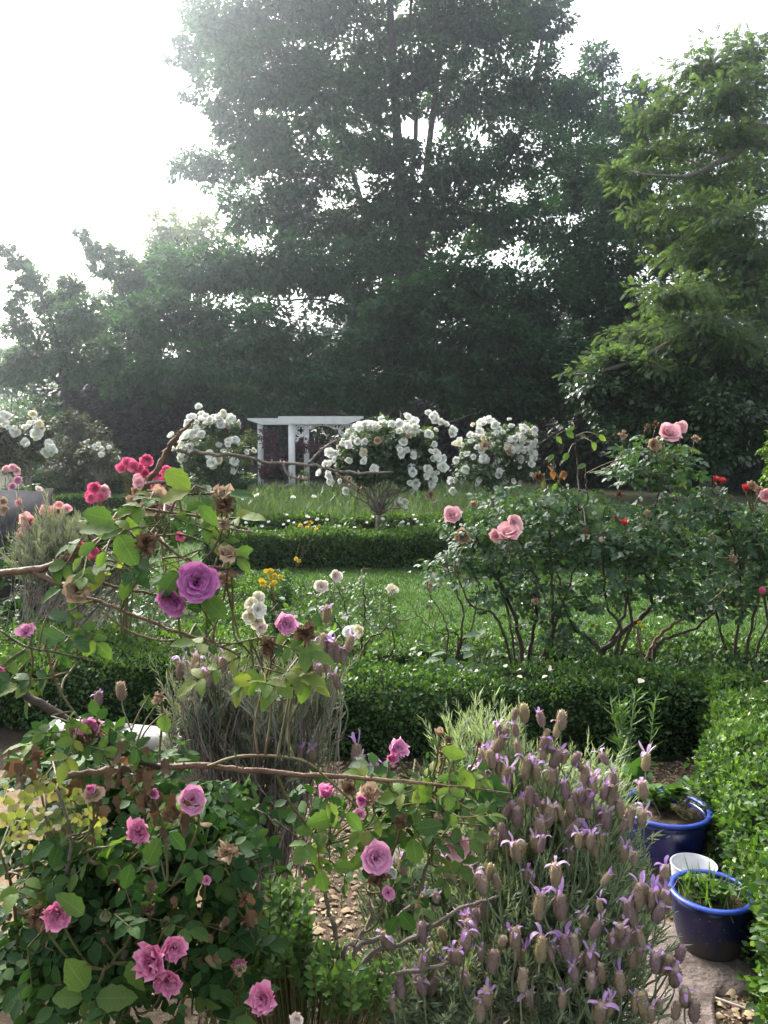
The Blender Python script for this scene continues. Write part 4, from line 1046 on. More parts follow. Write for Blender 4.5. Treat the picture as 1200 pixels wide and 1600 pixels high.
weed('tall_weed', 'strap leaved green clump in the middle bed', G(510, 1080) * [1, 1, 0], 60, .45, 'weed', .10, .06, None, 5)
weed('tall_weed', 'leafy weed in front of the yellow flowers', G(455, 1040) * [1, 1, 0], 90, .42, 'weed', .06, .08, None, 6)
weed('tall_weed', 'leafy weed below the pale blush roses', G(590, 1080) * [1, 1, 0], 80, .36, 'jas', .05, .08, None, 6)
weed('tall_weed', 'leafy weed right of the lone cream rose', G(660, 1085) * [1, 1, 0], 70, .32, 'jas', .05, .08, None, 6)

# ------------------------------------------------------------------ lavender
def spike_mesh(seed):
    r = np.random.default_rng(seed); b = MB()
    v, q_ = lathe([(.02, 0), (.19, .04), (.25, .35), (.23, .65), (.15, .93), (.02, 1.0)], 8); b.add(v * [.9, .9, 1], q_)
    for i in range(11):
        z = .04 + .9 * i / 11; R = .25 * (math.sin(math.pi * (z * .86 + .10))) ** .45
        for k in range(9):
            a = (k + .5 * (i % 2)) * 2 * math.pi / 9 + r.normal(0, .1)
            d = np.array([math.cos(a), math.sin(a), 0]); s = np.array([-math.sin(a), math.cos(a), 0])
            o = d * R * .86 + [0, 0, z]
            b.add([o - s * .07, o + s * .07, o + s * .02 + d * .075 * r.uniform(.5, 1.5) + [0, 0, .105], o - s * .02 + d * .05 + [0, 0, .09]], [[0, 1, 2, 3]])
    return b.mesh('flower_spike', None, False)
def ear_mesh(seed):
    r = np.random.default_rng(seed); V, T, U = [], [], []
    for k in range(r.integers(3, 5)):
        a = k * 1.7 + r.uniform(-.4, .4); L = r.uniform(.45, .75); curl = r.uniform(-.4, 1.8); w = r.uniform(.035, .075)
        d = np.array([math.cos(a), math.sin(a), 0]); s = np.array([-math.sin(a), math.cos(a), 0]); base = len(V)
        p = d * .06 + np.array([0, 0, .95]); el = r.uniform(.7, 1.35)
        for j in range(6):
            t = j / 5; ww = w * (.35 + 1.2 * math.sin(math.pi * min(1, t * .8 + .05))) * (1 if j < 5 else .5)
            V += [p - s * ww + d * .03, p + [0, 0, -.02], p + s * ww + d * .03]; U += [(0, t), (.5, t), (1, t)]
            e = el - curl * t * 1.6; p = p + (d * math.cos(e) + np.array([0, 0, math.sin(e)])) * L / 5 + s * r.normal(0, .02)
        for j in range(5):
            o = base + 3 * j
            T += [(o, o + 1, o + 4), (o, o + 4, o + 3), (o + 1, o + 2, o + 5), (o + 1, o + 5, o + 4)]
    return mesh('petal_tuft', V, T, None, U, True)
SPK = [spike_mesh(s) for s in range(4)]; EAR = [ear_mesh(s + 5) for s in range(8)]
for me in SPK: me.materials.append(M['lav_head'])
for me in EAR: me.materials.append(M['lav_ear'])
def lav_head(t, pos, axis, L, foot, ears=.8, m=None):
    mm = m or ('lav_headp' if rng.random() < .25 else 'lav_head')
    o = put('flower_spike', SPK[rng.integers(4)], t, zmat(pos, axis, L), M[mm])
    if rng.random() < ears: put('petal_tuft', EAR[rng.integers(8)], o, zmat(pos, axis, L * rng.uniform(.7, 1.05)))
    c = spline([foot, (foot * .55 + pos * .45) + rng.normal(0, .008, 3) - nrmz(axis) * .01, pos - nrmz(axis) * L * .5, pos + nrmz(axis) * L * .03], 9)
    put('stem', MB().tube(c, [.0022, .0016], 4).mesh('stem', M['lav_stem']), o)

def shoots(starts, dirs, length, leaves, lsize, bend=.25, spread=.75):
    """needle leaves along many shoots"""
    n = len(starts); L = length * rng.uniform(.6, 1.25, n)
    s = np.linspace(.08, 1, leaves)
    side = rdir(n)
    S = np.repeat(s[None], n, 0)
    axis = starts[:, None] + dirs[:, None] * (S * L[:, None])[..., None] + (side * bend)[:, None] * (S ** 2 * L[:, None])[..., None]
    tang = nrmz(dirs[:, None] + 2 * (side * bend)[:, None] * S[..., None])
    rnd = rdir(n * leaves).reshape(n, leaves, 3)
    rad = nrmz(np.cross(tang, rnd))
    d = nrmz(tang * (.55 + .5 * S[..., None]) + rad * spread)
    no = nrmz(tang - rad * .2)
    sz = lsize * (1.15 - .45 * S) * rng.uniform(.75, 1.25, (n, leaves))
    v = cloud(T_NEEDLE, axis.reshape(-1, 3), d.reshape(-1, 3), no.reshape(-1, 3), sz.ravel())
    ends = axis[:, -1]; return v, ends, tang[:, -1]

def lavender(name, label, base, tips, spike_px, spike_len, leafm, nshoot, wood=18, woodm='cane_grey', lsize=.030, shoot=.13, cat='lavender', leaves=26, group='lavender bushes', dead=0, back=0.0):
    """tips: list of (px,py,Y,rpx,rpy,ry) blobs that the foliage fills; spike_px: (px,py,Y,leanx)"""
    t = thing(name, label, cat, base, group); base = np.asarray(base, float)
    blobs = [(P(px, py, Y + back), np.array([rx * Y / F, ry, rz * Y / F])) for px, py, Y, rx, rz, ry in tips]
    wts = np.array([b[1][0] * b[1][2] for b in blobs]); wts /= wts.sum()
    k = rng.choice(len(blobs), nshoot, p=wts)
    C = np.array([b[0] for b in blobs])[k]; R = np.array([b[1] for b in blobs])[k]
    st = C + rdir(nshoot) * (rng.random(nshoot) ** .45)[:, None] * R
    dr = nrmz(nrmz(st - base - [0, 0, -.1]) * .8 + [0, -.1, .55] + rng.normal(0, .28, (nshoot, 3)))
    fol, ends, tg = shoots(st, dr, shoot, leaves, lsize)
    put('foliage', cloud_mesh('foliage', [fol], M[leafm]), t, kind='stuff')
    tw = MB()
    for i in range(0, nshoot):
        tw.tube([st[i] - dr[i] * shoot * .5, st[i], ends[i]], [.0022, .002, .0012], 3, False)
    put('shoot_stems', tw.mesh('shoot_stems', M['lav_stem' if leafm == 'lav' else 'lav_dead']), t, kind='stuff')
    for i in range(wood):
        e = st[rng.integers(nshoot)]; s = base + rng.normal(0, .05, 3) * [1, 1, 0]
        put('branch', MB().tube(spline([s, s * .6 + e * .4 + rng.normal(0, .04, 3) + [0, 0, -.03], e], 12), [.011, .007, .003], 6).mesh('branch', M[woodm]), t)
    if dead:
        tw = MB(); v = []
        for i in range(dead):
            b = blobs[rng.integers(len(blobs))]; e = b[0] + rdir(1)[0] * b[1] * [1.0, 1, 1.0]
            s = base * .55 + e * .45 + rng.normal(0, .07, 3)
            tw.tube(spline([s, (s + e) / 2 + rng.normal(0, .02, 3), e], 6), [.003, .0012], 3, False)
        put('dry_twigs', tw.mesh('dry_twigs', M['lav_dead']), t, kind='stuff')
    for s in spike_px:
        px, py, Y = s[:3]; lean = s[3] if len(s) > 3 else rng.normal(.0, .25)
        sc = s[4] if len(s) > 4 else 1.0
        pos = P(px, py, Y); ax = nrmz(np.array([lean, rng.normal(-.05, .15), 1.0])); L = spike_len * sc * rng.uniform(.66, 1.2)
        foot = pos - nrmz(ax * .8 + nrmz(pos - base) * .5) * rng.uniform(.10, .17)
        lav_head(t, pos, ax, L, foot)
    return t
# spikes of the big bush; pixel = bottom of the spike
Z5 = [(425,195),(480,205),(565,225),(358,280),(390,285),(445,275),(340,345),(460,360),(575,295),(625,280),(650,240),(505,430),(535,480),(565,390),(605,415),(480,470),(655,400),(705,410),(750,435),(275,400),(330,420),(385,565),(385,645),(610,500),(500,600),(455,620),(445,690),(675,570),(720,600),(800,550),(845,565),(895,500),(880,595),(760,620),(775,655),(700,650),(860,705),(925,645),(960,700),(935,720),(905,590),(1045,435),(1045,560),(1020,690),(385,755),(550,755),(585,690),(620,670),(545,815),(680,740),(735,795),(780,800),(445,850),(655,660),(105,820),(172,800),(215,820),(105,910),(210,920),(510,970),(940,860),(990,880),(755,505),(560,350),(610,350)]
SP = [(660 + x / 3, 1060 + y / 3, 1.72 - (y / 1020) * .12) for x, y in Z5]
Z6 = [(130,490),(250,540),(315,550),(425,410),(530,410),(430,610),(490,600),(570,610),(670,500),(600,700),(665,750),(810,765),(750,860),(880,850),(930,880),(950,890),(45,620),(80,560),(205,660),(180,820),(150,890),(330,140),(430,95),(610,75),(660,80),(1020,240),(960,370),(1015,380),(890,360),(870,440),(915,540),(970,420),(975,660),(1030,640),(1075,610),(1060,720),(1000,655),(1110,820),(345,750),(535,830),(820,545),(1150,890),(1060,880),(590,590),(700,900)]
SP += [(700 + x / 3, 1300 + y / 3, 1.56 - (y / 900) * .16, rng.normal(.05, .25), 1.08) for x, y in Z6]
Z4 = [(745,850),(900,950),(905,1060),(1050,920),(1150,790),(800,1080),(1085,880)]
SP += [(360 + x / 3, 1200 + y / 3, 1.5, rng.normal(0, .2)) for x, y in Z4]
SP += [(rng.uniform(590, 790), rng.uniform(1360, 1590), 1.5 + rng.uniform(-.03, .1), rng.normal(-.1, .25), .95) for _ in range(30)] + [(rng.uniform(800, 1030), rng.uniform(1380, 1590), 1.5 + rng.uniform(-.05, .08), rng.normal(.1, .25), .95) for _ in range(24)] + [(rng.uniform(740, 960), rng.uniform(1180, 1360), 1.66 + rng.uniform(-.03, .08), rng.normal(0, .2), .9) for _ in range(34)]
lb = np.array([.30, 2.05, 0])
lavender('lavender_bush', 'big green French lavender full of purple tufted heads', lb,
         [(830, 1300, 1.75, 120, 85, .16), (760, 1230, 1.8, 70, 70, .12), (890, 1380, 1.70, 95, 75, .16), (720, 1400, 1.72, 90, 80, .14), (640, 1450, 1.74, 60, 70, .1), (820, 1480, 1.58, 140, 90, .14), (930, 1500, 1.55, 90, 70, .12), (700, 1560, 1.5, 120, 60, .1), (900, 1590, 1.46, 120, 50, .1), (930, 1300, 1.78, 45, 50, .1), (980, 1440, 1.66, 26, 36, .06), (620, 1560, 1.55, 70, 50, .1)],
         SP, .041, 'lav', 2000, 26, lsize=.033, back=.13)
Z3 = [(630,220),(615,370),(535,370),(730,355),(590,480),(630,450),(680,405),(710,415),(655,395),(495,550),(15,470),(135,455),(75,515),(30,545),(90,570),(690,530),(385,540),(35,680),(60,620),(20,720),(800,900),(770,890),(860,940),(565,870),(500,870)]
SP2 = [(300 + x / 3, 900 + y / 3, 2.05, rng.normal(.12, .15), .95) for x, y in Z3]
Z1 = [(800,230),(867,225),(930,265),(885,290),(985,205),(545,325),(435,360),(825,400),(890,410),(855,470),(610,745)]
SP2 += [(x * .35, 980 + y * .35, 2.0, rng.normal(.1, .15), .95) for x, y in Z1]
lavender('lavender_bush', 'grey half dead lavender with woody twigs left of centre', (-.42, 2.45, 0),
         [(400, 1120, 2.1, 80, 55, .14), (330, 1110, 2.08, 60, 60, .12), (480, 1110, 2.15, 60, 50, .12), (420, 1200, 2.15, 90, 60, .12), (300, 1160, 2.05, 40, 50, .1)],
         SP2, .052, 'lav_grey', 420, 26, lsize=.028, shoot=.12, leaves=22, dead=420)
weed_l = [(510, 1070, 2.1), (500, 1060, 2.1)]
# small dry silver lavender among the pink roses
lavender('silver_lavender', 'silvery dry lavender under the salmon pink roses', (-2.35, 5.3, 0),
         [(80, 870, 5.2, 60, 28, .2), (140, 880, 5.2, 60, 30, .2), (190, 890, 5.2, 40, 30, .2), (100, 905, 5.1, 70, 25, .2)],
         [(60, 850, 5.1), (95, 845, 5.1), (45, 870, 5.1), (130, 862, 5.1)], .06, 'lav_grey', 420, 10, lsize=.07, shoot=.22, leaves=20, dead=120)

# ------------------------------------------------------------------ roses
UP = np.array([0, 0, 1.])
CAMV = np.array([0, -1., 0])
def fill_leaves(t, spots, n_obj, mats, size, stuff=0, stuff_m='rose_stuff', facing=.35, comp=True, down=.3, back=.05):
    """spots: (px,py,Y,rx,ry,rY) ellipsoids; the first n_obj leaflets are parts, `stuff` more are joined"""
    w = np.array([s[3] * s[4] for s in spots], float); w /= w.sum()
    def sample():
        s = spots[rng.choice(len(spots), p=w)]
        q = rdir(1)[0] * rng.random() ** .4
        return P(s[0] + q[0] * s[3], s[1] + q[2] * s[4], s[2] + q[1] * s[5]), q
    made = 0
    names = [m for m, _ in mats]; pr = np.array([p for _, p in mats], float); pr /= pr.sum()
    rach = MB(); any_r = False
    while made < n_obj:
        p, q = sample()
        d = nrmz(np.array([q[0] + rng.normal(0, .6), rng.normal(-.25, .5), q[2] * .4 - down + rng.normal(0, .3)]))
        no = nrmz(UP * .8 + CAMV * facing + rng.normal(0, .35, 3))
        m = names[rng.choice(len(names), p=pr)]
        ls = compound(p, d, no, size * rng.uniform(.75, 1.2), int(rng.choice([3, 5, 5, 7]))) if comp else [(p, d, no, size * rng.uniform(.7, 1.3))]
        for a in ls:
            leaf(t, a[0], a[1], a[2], a[3], m); made += 1
        if comp:
            rach.tube([p - d * size * .4, p + d * size * .5, p + d * size * 1.55], [.0016, .001], 3, False); any_r = True
            nc = near_cane(t, p, .3)
            if nc is not None:
                e = p - d * size * .4
                rach.tube(spline([nc, nc * .5 + e * .5 + [0, 0, .04 * np.linalg.norm(nc - e)], e], 6), [.0024 * (p[1] / 1.4) ** .4, .0016], 4, False)
    if any_r: put('leaf_stalks', rach.mesh('leaf_stalks', M['cane_green']), t, kind='stuff')
    if stuff:
        ps, ds, ns, ss = [], [], [], []
        for i in range(stuff // 5):
            p, q = sample()
            d = nrmz(np.array([q[0] + rng.normal(0, .6), rng.normal(0, .6), q[2] * .4 - down + rng.normal(0, .3)])); no = nrmz(UP * .8 + CAMV * facing * .5 + rng.normal(0, .4, 3))
            for a in compound(p + [0, .02 + rng.random() * back, 0], d, no, size * rng.uniform(.7, 1.1)):
                ps.append(a[0]); ds.append(a[1]); ns.append(a[2]); ss.append(a[3])
        put('foliage', cloud_mesh('foliage', [cloud(T_ROSE, ps, np.array(ds), np.array(ns), np.array(ss))], M[stuff_m]), t, kind='stuff')

def px_cane(t, pts, Y, rad_px, m='cane_green', wig=0.0, name='cane', dY=None):
    Ys = np.linspace(Y[0], Y[1], len(pts)) if isinstance(Y, tuple) else np.full(len(pts), Y)
    w = [P(x, y, yy) for (x, y), yy in zip(pts, Ys)]
    sc = np.mean(Ys) / F
    return cane(t, w, [r * sc / 2 for r in rad_px], m, wig=wig, name=name)

FC = lambda s=.35: np.array([rng.normal(0, s), -1 + rng.normal(0, .2), .45 + rng.normal(0, s)])
def blooms(t, lst, Y, sc=1.0, stalk=True):
    for e in lst:
        px, py, d, kind, m = e[:5]; Yk = e[5] if len(e) > 5 else Y
        p = P(px, py, Yk); f = np.array(e[6]) if len(e) > 6 else FC()
        dia = d * Yk / F * sc
        o = bloom(t, p - nrmz(f) * dia * .22, f, dia, kind, m, sepals=(kind in ('full', 'open', 'bud', 'ragged')))
        if stalk:
            a = p - nrmz(f) * dia * .3
            b = a + np.array([rng.normal(0, .02), abs(rng.normal(.03, .02)), -rng.uniform(.07, .12)]) * (Yk / 1.5) ** .5
            nc = near_cane(t, b, .22)
            pth = [b, (a + b) / 2 + rng.normal(0, .008, 3), a] if nc is None else [nc, nc * .5 + b * .5 + rng.normal(0, .006, 3), b * .6 + a * .4, a]
            put('flower_stalk', MB().tube(spline(pth, 9), [.0022 * (Yk / 1.4) ** .5, .0018], 5).mesh('flower_stalk', M['cane_green']), t)

# right-hand pink roses in the bed behind the front hedge
t = thing('pink_rose_bush', 'dark leaved rose with one pink bloom at its left and a pink trio', 'rose bush', (*P(815, 1050, 4.65)[:2], 0), 'rose bushes in the bed on the right')
g0 = np.array([*P(815, 1050, 4.65)[:2], 0.0])
def bcane(t, g, pts, Y, r, m='cane_dark', wig=.004):
    w = [g] + [P(x, y, Y + rng.normal(0, .05)) for x, y in pts]
    return cane(t, w, [q * .64 * Y / F / 2 for q in r], m, wig=wig)
for pts, r in [([(812, 1000), (790, 930), (755, 860), (730, 820)], (11, 8, 3)), ([(830, 1000), (840, 930), (820, 860), (800, 830)], (10, 7, 3)), ([(790, 1000), (770, 960), (735, 945), (715, 900)], (9, 6, 3)),
               ([(860, 1010), (862, 930), (858, 840), (860, 770)], (10, 8, 3)), ([(850, 1020), (880, 940), (905, 860), (900, 800)], (9, 6, 3)), ([(800, 990), (780, 900), (790, 850)], (7, 5, 3))]:
    bcane(t, g0, pts, 4.65, r)
fill_leaves(t, [(730, 830, 4.55, 45, 35, .15), (770, 870, 4.55, 60, 45, .2), (830, 850, 4.6, 60, 55, .2), (810, 790, 4.6, 60, 35, .2), (870, 800, 4.6, 45, 45, .2), (720, 890, 4.6, 50, 35, .2), (850, 930, 4.6, 40, 50, .2), (790, 930, 4.6, 50, 40, .2), (860, 985, 4.6, 40, 35, .15)],
            290, [('rose_blue', 5), ('rose_dark', 4), ('rose_mid', .6), ('rose_lime', .15), ('rose_red', .1)], .043, 3800, 'rose_bl_stuff', back=.25)
blooms(t, [(706, 805, 33, 'full', 'p_pink', 4.45), (776, 838, 24, 'full', 'p_pink', 4.45), (795, 832, 44, 'full', 'p_pink', 4.4), (803, 818, 34, 'open', 'p_pink', 4.45), (722, 838, 30, 'ragged', 'p_beige', 4.5), (842, 745, 20, 'dead', 'p_dead', 4.6), (838, 940, 14, 'dead', 'p_beige', 4.5), (740, 787, 16, 'dead', 'p_beige', 4.6)], 4.5)

t = thing('pink_rose_bush', 'tall rose with a pink bloom on top and forked bare base', 'rose bush', (*P(935, 1050, 4.7)[:2], 0), 'rose bushes in the bed on the right')
g0 = np.array([*P(937, 1060, 4.7)[:2], 0.0])
for pts, r in [([(938, 1030), (960, 1000), (1000, 965), (1020, 945), (1010, 900), (1015, 820), (1030, 770), (1035, 720)], (18, 15, 11, 6, 3)), ([(938, 1030), (925, 1000), (900, 985), (880, 940), (870, 890)], (12, 9, 4)),
               ([(970, 990), (950, 950), (945, 900), (940, 840), (945, 790)], (10, 7, 3)), ([(985, 975), (975, 930), (965, 880), (985, 830)], (9, 6, 3)),
               ([(945, 1020), (962, 990), (980, 940), (978, 900), (975, 850)], (10, 8, 3)), ([(902, 720), (900, 690), (893, 665)], (5, 4, 3)), ([(880, 770), (870, 745), (860, 725)], (4, 3, 3)), ([(918, 780), (915, 740)], (4, 3))]:
    bcane(t, g0 if pts[0][1] > 960 else P(905, 800, 4.7), pts, 4.7, r)
g1 = np.array([*P(1010, 1060, 4.75)[:2], 0.0])
for pts, r in [([(1020, 1030), (1035, 1000), (1080, 985), (1110, 960), (1140, 930)], (11, 9, 4)), ([(1010, 1035), (1025, 1000), (1060, 970), (1100, 950), (1150, 900)], (10, 8, 3)), ([(1000, 1000), (985, 960), (990, 900), (1000, 860)], (7, 5, 3))]:
    bcane(t, g1, pts, 4.75, r, 'cane_brown' if pts[0][0] < 1015 else 'cane_dark')
tops = [(1035, 720, 4.65, 65, 45, .2), (1000, 740, 4.65, 40, 25, .15), (1065, 745, 4.65, 45, 25, .15)]
fill_leaves(t, tops + [(900, 790, 4.65, 55, 35, .2), (960, 850, 4.5, 70, 45, .2), (1040, 850, 4.5, 80, 45, .25), (1080, 900, 4.55, 70, 45, .2), (1000, 910, 4.5, 60, 35, .2), (930, 830, 4.6, 60, 40, .2), (885, 940, 4.6, 40, 30, .15), (1030, 800, 4.6, 60, 25, .2), (950, 930, 4.6, 45, 35, .15), (1080, 950, 4.6, 50, 30, .15), (905, 1000, 4.6, 35, 30, .1)],
            275, [('rose_blue', 5), ('rose_dark', 3), ('rose_mid', 1.2), ('rose_lime', .15)], .045, 5600, 'rose_bl_stuff', back=.25)
for px, py, m in [(885, 675, 'rose_mid'), (868, 682, 'rose_lime'), (898, 668, 'rose_mid'), (925, 690, 'rose_mid'), (935, 680, 'rose_lime'), (865, 710, 'rose_mid'), (888, 708, 'rose_mid'), (855, 728, 'rose_red'), (862, 735, 'rose_red'), (878, 735, 'rose_red'), (885, 738, 'rose_red'), (850, 750, 'rose_red'), (870, 755, 'rose_mid'), (915, 725, 'rose_mid'), (905, 820, 'rose_red'), (915, 822, 'rose_red'), (1110, 835, 'rose_red'), (1118, 838, 'rose_red')]:
    leaf(t, P(px, py, 4.55), nrmz(np.array([rng.normal(0, .8), -.2, -.5])), nrmz(CAMV + UP * .5 + rng.normal(0, .3, 3)), .052, m)
    lp = P(px, py, 4.55); nc = near_cane(t, lp, .5)
    if nc is not None: put('leaf_stalk', MB().tube(spline([nc, (nc + lp) / 2 + [0, 0, .02], lp], 6), [.003, .002], 4, False).mesh('leaf_stalk', M['cane_green']), t)
blooms(t, [(1046, 676, 44, 'open', 'p_pink', 4.5, (.1, -.8, .6)), (1063, 668, 22, 'full', 'p_pink', 4.55), (1022, 695, 26, 'open', 'p_beige', 4.55), (975, 818, 13, 'bud', 'p_red', 4.5, (0, -.2, 1)), (940, 845, 11, 'bud', 'p_blush', 4.5, (0, -.2, 1)), (1012, 668, 14, 'dead', 'p_dead', 4.6), (1025, 662, 12, 'dead', 'p_dead', 4.6), (973, 680, 16, 'dead', 'p_beige', 4.6), (1087, 685, 15, 'dead', 'p_beige', 4.6), (968, 772, 15, 'dead', 'p_dead', 4.6), (1012, 802, 14, 'dead', 'p_beige', 4.5), (962, 810, 13, 'dead', 'p_dead', 4.5)], 4.5)

t = thing('pink_rose_bush', 'rose bush at the right edge with red buds and salmon bloom', 'rose bush', (*P(1150, 1050, 4.9)[:2], 0), 'rose bushes in the bed on the right')
g0 = np.array([*P(1150, 1060, 4.9)[:2], 0.0])
for pts, r in [([(1150, 1000), (1160, 930), (1150, 860), (1130, 790), (1118, 750)], (9, 6, 3)), ([(1170, 1000), (1190, 900), (1180, 820), (1165, 765)], (9, 6, 3)), ([(1130, 1000), (1110, 930), (1115, 870), (1140, 820)], (8, 6, 3)), ([(1190, 1000), (1215, 920), (1220, 840)], (8, 5, 3))]:
    bcane(t, g0, pts, 4.85, r)
fill_leaves(t, [(1130, 800, 4.8, 50, 30, .2), (1180, 810, 4.8, 40, 30, .2), (1100, 780, 4.8, 40, 25, .2), (1160, 860, 4.8, 55, 40, .2), (1190, 920, 4.8, 40, 40, .2), (1130, 930, 4.8, 50, 40, .2), (1210, 870, 4.8, 40, 50, .2)],
            250, [('rose_blue', 5), ('rose_dark', 3), ('rose_mid', .7)], .043, 3800, 'rose_bl_stuff', back=.25)
blooms(t, [(1118, 750, 13, 'bud', 'p_red', 4.7, (0, -.2, 1)), (1128, 752, 12, 'bud', 'p_red', 4.7, (.2, -.2, 1)), (1165, 764, 13, 'bud', 'p_red', 4.7, (.1, -.2, 1)), (1198, 775, 26, 'full', 'p_salmon', 4.65), (1175, 758, 16, 'dead', 'p_beige', 4.7), (1145, 872, 14, 'dead', 'p_beige', 4.65), (1190, 925, 12, 'bud', 'p_hot', 4.6), (1185, 765, 18, 'dead', 'p_beige', 4.7)], 4.7)

# slender cream roses in the middle bed
def stick_rose(label, base, canes, leaves_at, bl, Y, n=40, group='slender rose bushes in the middle bed', m='cane_dark'):
    g = np.array([*P(*base, Y)[:2], 0.0]); t = thing('cream_rose_bush', label, 'rose bush', g, group)
    for pts, r in canes: bcane(t, g, pts, Y, r, m)
    fill_leaves(t, leaves_at, n, [('rose_blue', 5), ('rose_dark', 4), ('rose_mid', 1)], .04, 0)
    blooms(t, bl, Y); return t
stick_rose('slender bare rose right of centre with a lone cream bloom', (690, 1050), [([(715, 1030), (722, 990), (722, 950), (700, 890), (698, 860)], (7, 5, 2)), ([(718, 1010), (735, 985), (745, 940), (750, 910)], (6, 4, 2)), ([(715, 1000), (690, 990), (665, 975), (648, 955)], (5, 4, 2)), ([(700, 1000), (690, 960), (672, 930), (668, 900)], (4, 3, 2))],
           [(655, 940, 4.6, 18, 12, .08), (690, 900, 4.6, 35, 30, .1), (740, 910, 4.6, 30, 20, .1), (675, 960, 4.6, 20, 15, .1)], [(612, 921, 22, 'full', 'p_cream', 4.6, (.2, -.6, .9)), (672, 915, 12, 'dead', 'p_beige', 4.6)], 4.6, 50)
stick_rose('slender rose holding pale blush blooms behind the lavender', (560, 1050), [([(565, 1010), (570, 960), (568, 920), (565, 890)], (5, 4, 2)), ([(570, 1010), (600, 985), (610, 960), (608, 930)], (6, 4, 2)), ([(540, 1010), (520, 960), (505, 925)], (5, 4, 2)), ([(550, 1010), (540, 950), (526, 910)], (5, 3, 2)), ([(612, 1020), (615, 980), (640, 960)], (4, 3, 2))],
           [(550, 930, 4.7, 35, 25, .1), (570, 900, 4.7, 35, 18, .1), (530, 950, 4.7, 40, 20, .1), (600, 990, 4.7, 25, 15, .1), (575, 960, 4.7, 25, 25, .1), (620, 885, 4.7, 14, 12, .05)],
           [(502, 916, 25, 'full', 'p_blush', 4.6), (525, 900, 24, 'full', 'p_blush', 4.65, (.5, -.9, .2)), (548, 990, 27, 'full', 'p_white', 4.3), (562, 986, 22, 'full', 'p_cream', 4.25)], 4.7, 90)
stick_rose('rose with a tall cluster of cream yellow blooms near the hedge corner', (405, 1060), [([(402, 1020), (400, 985), (398, 960)], (6, 4, 3)), ([(410, 1020), (430, 980), (425, 940)], (5, 3, 2))],
           [(430, 960, 4.3, 25, 25, .1), (395, 990, 4.3, 20, 15, .1)], [(404, 934, 26, 'full', 'p_cream', 4.15, (.3, -.9, .7)), (393, 943, 24, 'open', 'p_cream', 4.13, (-.4, -1, .4)), (404, 953, 28, 'full', 'p_white', 4.12, (.3, -1, .1)), (391, 963, 28, 'full', 'p_cream', 4.12, (-.3, -1, 0)), (402, 972, 26, 'open', 'p_cream', 4.13, (.2, -1, -.1)), (407, 982, 22, 'ragged', 'p_blush', 4.13)], 4.25, 24)

# pink roses at left, middle distance
t = thing('salmon_rose_bush', 'rose bush with salmon pink flower clusters before the dark lid', 'rose bush', (*P(70, 900, 5.6)[:2], 0), 'pink rose bushes at left')
g0 = np.array([*P(60, 900, 5.8)[:2], 0.0])
for pts, r in [([(60, 900), (45, 860), (38, 830)], (6, 4, 2)), ([(70, 900), (90, 850), (92, 815)], (6, 4, 2)), ([(40, 900), (20, 840), (28, 795)], (5, 4, 2)), ([(50, 900), (10, 860), (0, 830)], (5, 3, 2))]: bcane(t, g0, pts, 5.7, r, 'cane_green')
fill_leaves(t, [(90, 840, 5.7, 35, 25, .15), (20, 880, 5.7, 40, 40, .2), (130, 850, 5.7, 30, 25, .15), (0, 930, 5.6, 40, 35, .2), (60, 850, 5.7, 35, 25, .2)], 130, [('rose_dark', 4), ('rose_blue', 4), ('rose_mid', 1)], .05, 400)
cl = []
for cx_, cy_, n_, r_, m_ in [(92, 797, 9, 15, 'p_salmon'), (40, 812, 6, 10, 'p_salmon'), (35, 832, 4, 8, 'p_salmon'), (29, 786, 1, 1, 'p_salmon'), (10, 737, 4, 8, 'p_pink'), (32, 750, 2, 5, 'p_magenta'), (20, 762, 1, 2, 'p_magenta'), (5, 795, 3, 8, 'p_beige'), (58, 763, 1, 2, 'p_blush')]:
    for k in range(n_): cl.append((cx_ + rng.normal(0, r_ * .7), cy_ + rng.normal(0, r_ * .45), 20 * rng.uniform(.85, 1.15), 'far', m_, 5.3 + rng.normal(0, .06) if cy_ > 770 else 9.0))
blooms(t, [c for c in cl if c[5] < 8], 5.4)
t2 = thing('pink_rose_bush', 'distant pink rose behind the dark garden box lid', 'rose bush', (*P(20, 800, 9)[:2], 0), 'pink rose bushes at left')
g2 = np.array([*P(20, 800, 9.1)[:2], 0.0])
for pts in ([(10, 780), (8, 745)], [(30, 785), (32, 755)], [(45, 790), (58, 768)]): bcane(t2, g2, pts, 9.0, (4, 3, 2), 'cane_green')
fill_leaves(t2, [(20, 770, 9.1, 40, 18, .2), (60, 775, 9.1, 25, 12, .2)], 60, [('rose_mid', 2), ('rose_dark', 3)], .06, 200)
blooms(t2, [(c[0], c[1], 15, c[3], c[4], 8.9) for c in cl if c[5] > 8], 9)
t = thing('hot_pink_rose_bush', 'rose bush with vivid hot pink flower clusters', 'rose bush', (*P(190, 900, 5.0)[:2], 0), 'pink rose bushes at left')
g0 = np.array([*P(190, 900, 5.0)[:2], 0.0])
for pts, r in [([(185, 880), (165, 830), (152, 785)], (6, 4, 2)), ([(195, 880), (205, 800), (200, 745)], (6, 4, 2)), ([(200, 880), (225, 800), (228, 750)], (6, 4, 2)), ([(205, 880), (240, 830), (250, 790)], (5, 4, 2)), ([(215, 880), (262, 800), (262, 750)], (5, 3, 2))]: bcane(t, g0, pts, 4.9, r, 'cane_green')
fill_leaves(t, [(170, 820, 4.9, 35, 30, .15), (215, 800, 4.9, 40, 35, .15), (250, 820, 4.9, 40, 35, .15), (200, 860, 4.9, 60, 30, .2), (290, 830, 4.9, 40, 40, .2)], 220, [('rose_dark', 3), ('rose_mid', 3), ('rose_blue', 2)], .045, 500)
cl = []
